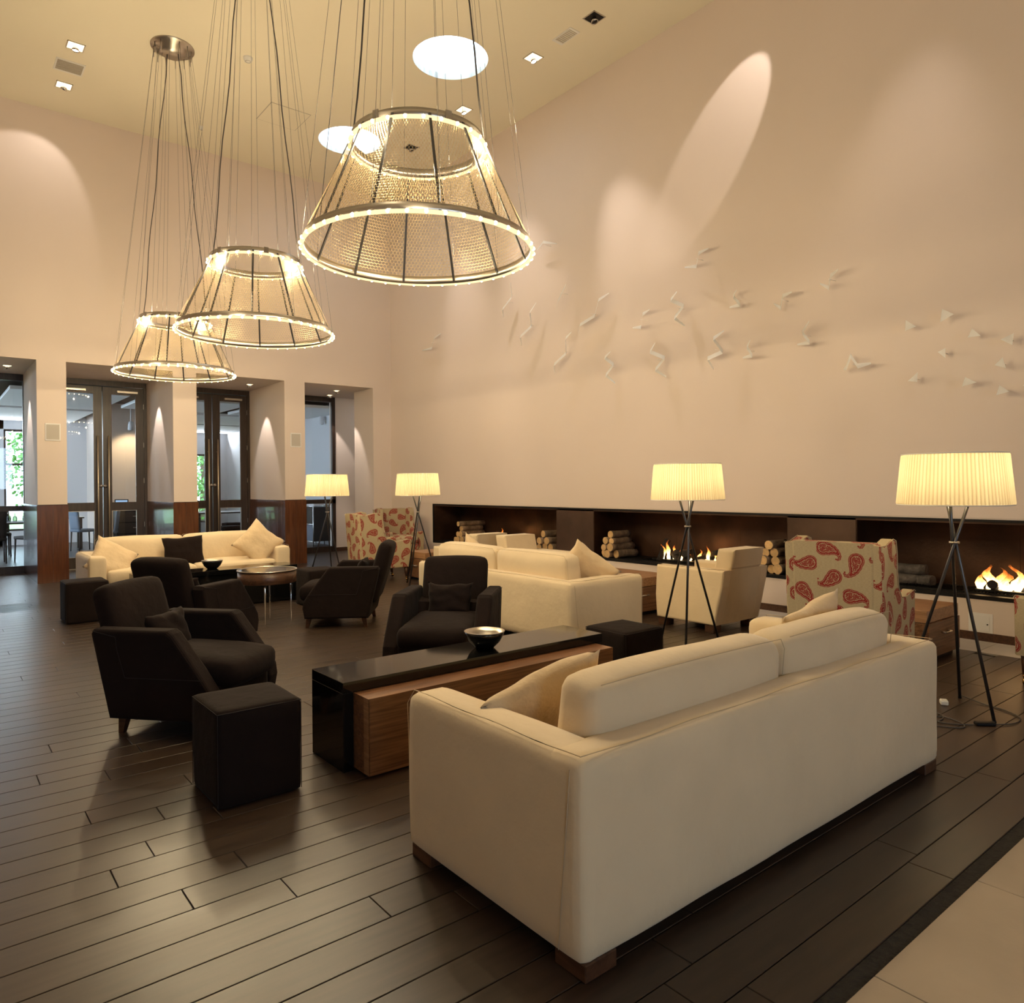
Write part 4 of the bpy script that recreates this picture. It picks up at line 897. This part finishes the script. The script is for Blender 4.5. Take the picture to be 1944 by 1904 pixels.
# wing chairs
def wingchair(lab, loc, rz, off=(0, 0)):
    t = thing('wing_chair', lab, 'armchair', (*loc, 0), rz, 'red paisley wing chairs'); W2 = .66; z0 = .20
    def P_(name, bm, o2): uvbox(bm, (off[0]+o2, off[1]+o2*.7)); return obj(name, bm, M['paisley'], t, False)
    bm = bmesh.new(); prism(bm, [(-.34, z0), (-.22, z0), (-.285, 1.0), (-.40, 1.0)], -W2/2+.05, W2/2-.05, .02, 3); bk = P_('backrest', bm, 0)
    side = [(-.34, z0), (.38, z0), (.40, .60), (.36, .615), (.16, .585), (.04, .60), (-.02, .67), (-.055, .78), (-.06, .92), (-.085, 1.005), (-.15, 1.02), (-.30, .985), (-.395, .985)]
    for s in (-1, 1):
        bm = bmesh.new(); prism(bm, side, s*(W2/2-.085), s*W2/2, .014, 3)
        sp = P_('side_panel', bm, .31*s)
        bm = bmesh.new(); seamline(bm, [(x, s*(W2/2+.001), z) for x, z in side[2:]], .0032); obj('piping', bm, M['seam'], sp)
    P_('seat_base', xf(soft(.64, W2-.16, .20, .02, (5, 5, 3)), T((.04, 0, z0+.10))), .5)
    P_('seat_cushion', xf(soft(.60, W2-.19, .13, .045, (8, 8, 4), (.02, 0, .03)), T((.08, 0, .46))), .8)
    for sx, cas in ((-.29, 0), (.33, 1)):
        for sy in (-.28, .28):
            bm = bmesh.new(); tube(bm, [(sx, sy, z0+.01), (sx+(.01 if cas else -.03), sy, .06 if cas else 0)], .032, 8, r2=.018); lg = obj('leg', bm, M['leg'], t, True)
            if cas:
                bm = bmesh.new(); tube(bm, [(sx+.01, sy, .065), (sx+.01, sy, .035)], .018, 10, r2=.012); tube(bm, [(sx+.02, sy-.008, .021), (sx+.02, sy+.008, .021)], .021, 14); obj('caster', bm, M['brass'], lg, True)
    return t
wc = wingchair('red paisley wing chair with its high back to us, behind the foreground sofa', (5.30, 2.60), .14, (.07, .02))
dup(wc, (6.28, 1.40, 0), PI-.05, 'red paisley wing chair mostly cut off by the right edge')
dup(wc, (5.30, 9.78, 0), -.12, 'red paisley wing chair at the back left, side and back to us')
dup(wc, (6.53, 11.30, 0), -PI/2-.15, 'red paisley wing chair facing us near the corner of the room')
# ottomans
def cube_seat(lab, loc, s=.385, h=.43, rz=0):
    t = thing('cube_ottoman', lab, 'ottoman', (*loc, 0), rz, 'dark cube ottomans')
    o = obj('slipcover', xf(soft(s, s, h, .018, (8, 8, 8), (.004, .004, .006), .004, int(loc[0]*10), 5), T((0, 0, h/2+.002))), M['dark'], t)
    bm = bmesh.new(); q = s/2-.003
    seamline(bm, [(-q, -q, h-.008), (q, -q, h-.008), (q, q, h-.008), (-q, q, h-.008), (-q, -q, h-.008)], .0022)
    for a, b in ((-1, -1), (1, -1), (1, 1), (-1, 1)): seamline(bm, [(a*q, b*q, .01), (a*q, b*q, h-.01)], .002)
    obj('seam', bm, M['darkseam'], o); return t
cube_seat('nearest dark cube ottoman beside the black coffee table', (1.175, 3.465)); cube_seat('dark cube ottoman at the far left in front of the far sofa', (1.33, 8.96), .40)
cube_seat('dark cube ottoman at the right end of the black coffee table', (3.77, 3.44), .38); cube_seat('dark cube ottoman behind the armchair in profile', (3.67, 8.25), .40, .43, 0)
# coffee tables
def ctable(lab, x0, x1, y0, y1, h=.445, box_=True):
    t = thing('coffee_table', lab, 'coffee table', ((x0+x1)/2, (y0+y1)/2, 0), 0, 'long black coffee tables'); a, b = (x1-x0)/2, (y1-y0)/2
    B('table_top', M['black'], t, -a, a, -b, b, h-.055, h, bev=.002); B('end_panel', M['black'], t, -a, -a+.055, -b, b, 0, h-.055, bev=.001); B('end_panel', M['black'], t, a-.055, a, -b, b, 0, h-.055, bev=.001)
    if box_:
        w = B('drawer_box', M['walnut'], t, -a+.06, a-.06, -b-.15, b-.02, .012, h-.058, bev=.001); B('light_end_grain', M['walnut_v'], w, -a+.0595, -a+.064, -b-.150, -b-.10, .014, h-.062)
        B('plinth', M['iron'], t, -a+.09, a-.09, -b-.12, b-.04, 0, .012)
    else: B('shelf', M['black'], t, -a+.055, a-.055, -b+.02, b-.02, .02, h-.06)
    return t
ctable('long black lacquer coffee table with walnut box in front of the foreground sofa', 1.60, 3.43, 3.32, 3.69)
ctable('long black coffee table in front of the far sofa', 1.80, 3.62, 8.76, 9.14, .445, False)
def bowl(lab, loc):
    t = thing('bowl', lab, 'bowl', loc, 0, 'black bowls with silver lining')
    bm = bmesh.new(); lathe(bm, [(.001, .0), (.052, .0), (.062, .008), (.092, .038), (.112, .075), (.121, .10), (.116, .101)], 40); obj('outer_shell', bm, M['black'], t)
    bm = bmesh.new(); lathe(bm, [(.122, .101), (.114, .103), (.100, .080), (.07, .042), (.04, .018), (.001, .012)], 40); obj('silver_lining', bm, M['satin'], t); return t
bowl('black bowl with silver inside on the near coffee table', (2.60, 3.49, .445)); bowl('black bowl with silver inside on the far coffee table', (2.66, 8.98, .445))
# round side table
t = thing('round_table', 'round brown drum table on slim chrome legs', 'side table', (2.755, 7.45, 0))
bm = bmesh.new(); lathe(bm, [(.001, .43), (.285, .43), (.29, .435), (.29, .555), (.001, .555)], 64); obj('drum_top', bm, M['leg'], t)
bm = bmesh.new(); lathe(bm, [(.288, .553), (.297, .553), (.297, .565), (.288, .565)], 64, close=True); obj('metal_rim', bm, M['satin'], t)
bm = bmesh.new(); lathe(bm, [(.001, .5605), (.288, .5605)], 64); obj('dark_glass_top', bm, M['black'], t)
for a in (-2.02, -.45, 1.12, 2.69):
    c, s = math.cos(a), math.sin(a); bm = bmesh.new(); tube(bm, [(.16*c, .16*s, .44), (.20*c, .20*s, .435), (.225*c, .225*s, .42), (.235*c, .235*s, .39), (.235*c, .235*s, 0)], .0115, 10); obj('leg', bm, M['chrome'], t)
# wooden drawer tables
def chest(lab, x0, x1, y0, y1, h=.41, face='Y', light_=True):
    t = thing('wooden_chest', lab, 'side table', ((x0+x1)/2, (y0+y1)/2, 0), 0, 'low walnut drawer tables'); a, b = (x1-x0)/2, (y1-y0)/2
    B('carcass', M['walnut'], t, -a, a, -b, b, .035, h-.1, bev=.002); B('table_top', M['walnut_v'], t, -a-.002, a+.002, -b-.002, b+.002, h-.095, h, bev=.003); B('plinth', M['iron'], t, -a+.03, a-.03, -b+.03, b-.03, 0, .035)
    d = B('drawer_front', M['walnut'], t, -a+.004, a-.004, -b-.014, -b, .045, h-.10) if face == 'Y' else B('drawer_front', M['walnut'], t, -a-.014, -a, -b+.004, b-.004, .045, h-.10)
    bm = bmesh.new()
    pts = [(-.06, -b-.014, .22), (-.06, -b-.045, .22), (.06, -b-.045, .22), (.06, -b-.014, .22)] if face == 'Y' else [(-a-.014, -.06, .22), (-a-.045, -.06, .22), (-a-.045, .06, .22), (-a-.014, .06, .22)]
    for p, q in zip(pts, pts[1:]): tube(bm, [p, q], .007, 6)
    obj('handle', bm, M['satin'], d); return t
chest('low walnut table with a drawer between the paisley chair and the right tripod lamp', 6.02, 6.63, 2.36, 2.94)
chest('walnut table with drawers between the middle sofa and the cream armchairs', 5.50, 6.50, 5.20, 6.20, .40)
chest('low walnut table with a drawer at the back beside the paisley chairs', 5.72, 6.28, 9.12, 9.62, .42, 'X')

# ================================================================== TRIPOD LAMPS
def lamp(lab, loc, feet, cable=False, energy=30):
    t = thing('floor_lamp', lab, 'floor lamp', (*loc, 0), 0, 'tripod floor lamps'); cx, cy = loc
    node_ = Vector((0, 0, 1.035))
    for k, (fx, fy) in enumerate(feet):
        f = Vector((fx-cx, fy-cy, .004)); d = Vector((-(f.y), f.x, 0)).normalized()*.011; n_ = node_+d; top = n_+(n_-f)*.36; top.z = min(top.z, 1.40)
        bm = bmesh.new(); tube(bm, [f, n_, top], .0098, 10); lg = obj('leg', bm, M['gun'], t)
        bm = bmesh.new(); tube(bm, [(f.x, f.y, 0), (f.x, f.y, .012)], .011, 10); obj('foot_cap', bm, M['iron'], lg)
    bm = bmesh.new(); lathe(bm, [(.022, 1.03), (.029, 1.03), (.029, 1.042), (.022, 1.042)], 24, close=True); obj('collar', bm, M['satin'], t)
    # pleated shade
    bm = bmesh.new(); n = 528; rings = []; at = []
    rs = random.Random(int(cx*100)); pl = [rs.random() for _ in range(88)]
    for z, r in ((1.275, .315), (1.282, .316), (1.575, .288), (1.583, .287)):
        rg = []
        for k in range(n):
            ph = (k % 6)/6; a = 2*PI*k/n; q = math.sin(ph*PI); rr = r+.0045*q*(1 if 1.28 < z < 1.58 else .4); rg.append(bm.verts.new((rr*math.cos(a), rr*math.sin(a), z)))
        rings.append(rg)
    for i in range(3):
        for k in range(n): bm.faces.new((rings[i][k], rings[i][(k+1) % n], rings[i+1][(k+1) % n], rings[i+1][k]))
    me = mesh_from(bm, 'lamp_shade'); at = me.attributes.new('pleat', 'FLOAT', 'POINT')
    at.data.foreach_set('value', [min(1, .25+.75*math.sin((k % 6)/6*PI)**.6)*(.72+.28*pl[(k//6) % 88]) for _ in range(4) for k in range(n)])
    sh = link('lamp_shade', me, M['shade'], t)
    for z, r in ((1.272, .316), (1.585, .287)):
        bm = bmesh.new(); lathe(bm, [(r, z-.003), (r+.004, z-.003), (r+.004, z+.003), (r, z+.003)], 64, close=True); obj('shade_hoop', bm, M['plastic'], sh)
    bm = bmesh.new(); lathe(bm, [(.001, 1.50), (.03, 1.49), (.04, 1.45), (.03, 1.41), (.015, 1.385), (.001, 1.38)], 16); obj('light_bulb', bm, emat('lamp_bulb', (1, .8, .5), 12, False) if 'lamp_bulb' not in bpy.data.materials else bpy.data.materials['lamp_bulb'], t)
    bm = bmesh.new()
    for a in (0, 2.09, 4.19): tube(bm, [(0, 0, 1.385), (.30*math.cos(a), .30*math.sin(a), 1.30)], .003, 5)
    obj('shade_spider', bm, M['gun'], t)
    l = light('POINT', 'lamp_light', (0, 0, 1.46), energy, (1, .76, .42), t, shadow_soft_size=.05)
    return t
def tri(c, a): return [(c[0]+.292*math.cos(a+k*2.0944), c[1]+.292*math.sin(a+k*2.0944)) for k in range(3)]
L1 = lamp('tripod floor lamp nearest to us at the right, cable on the floor', (4.98, 1.79), [(5.25, 1.86), (4.86, 1.54), (4.79, 2.04)])
lamp('tripod floor lamp in the middle, beside the cream armchair', (5.24, 4.02), tri((5.24, 4.02), 1.62))
lamp('tripod floor lamp right of the paisley chairs near the far end of the fireplace', (5.48, 8.92), tri((5.48, 8.92), 1.62))
lamp('tripod floor lamp farthest back, in front of the rightmost glazed opening', (4.62, 10.05), tri((4.62, 10.05), 3.0))
# cord, plug and dimmer of the near lamp
def spline(P_, n=10):
    P_ = [Vector(p) for p in P_]; out = []
    for i in range(len(P_)-1):
        a, b, c, d = P_[max(i-1, 0)], P_[i], P_[i+1], P_[min(i+2, len(P_)-1)]
        for k in range(n): t_ = k/n; out.append(.5*((2*b)+(c-a)*t_+(2*a-5*b+4*c-d)*t_*t_+(3*b-a-3*c+d)*t_**3))
    return out+[P_[-1]]
def G(x, y, z=.005): return (x-4.98, y-1.79, z)
bm = bmesh.new(); tube(bm, spline([G(5.25, 1.86, .02), G(5.20, 1.70), G(5.16, 1.58), G(5.06, 1.47), G(4.92, 1.46), G(4.82, 1.52)]), .0035, 6); obj('cord', bm, M['cable'], L1)
bm = bmesh.new(); tube(bm, spline([G(4.72, 1.60), G(4.66, 1.66), G(4.62, 1.75), G(4.68, 1.82), G(4.74, 1.76), G(4.70, 1.66), G(4.62, 1.62), G(4.55, 1.70), G(4.52, 1.82), G(4.60, 1.93), G(4.74, 1.95), G(4.80, 1.88), G(4.76, 1.78), G(4.62, 1.76), G(4.50, 1.84), G(4.48, 1.95), G(4.60, 2.02), G(4.82, 2.0), G(4.98, 1.90)]), .0035, 6); cb = obj('cord', bm, M['cable'], L1)
q = B('foot_dimmer', M['iron'], cb, -.055, .055, -.020, .020, 0, .020, bev=.005); q.location = G(4.77, 1.56, .001); q.rotation_euler = (0, 0, -.75)
q = B('plug', M['plastic'], cb, -.03, .03, -.022, .022, 0, .03, bev=.006); q.location = G(5.02, 1.87, .001); q.rotation_euler = (0, 0, .5)
# middle lamp: dimmer lump on the floor beside a foot
o = B('foot_dimmer', M['iron'], None, -.06, .06, -.03, .03, 0, .03, bev=.006); o.location = (5.02, 3.90, .001); tag(o, 'black foot dimmer on the floor at the foot of the middle tripod lamp', 'dimmer')
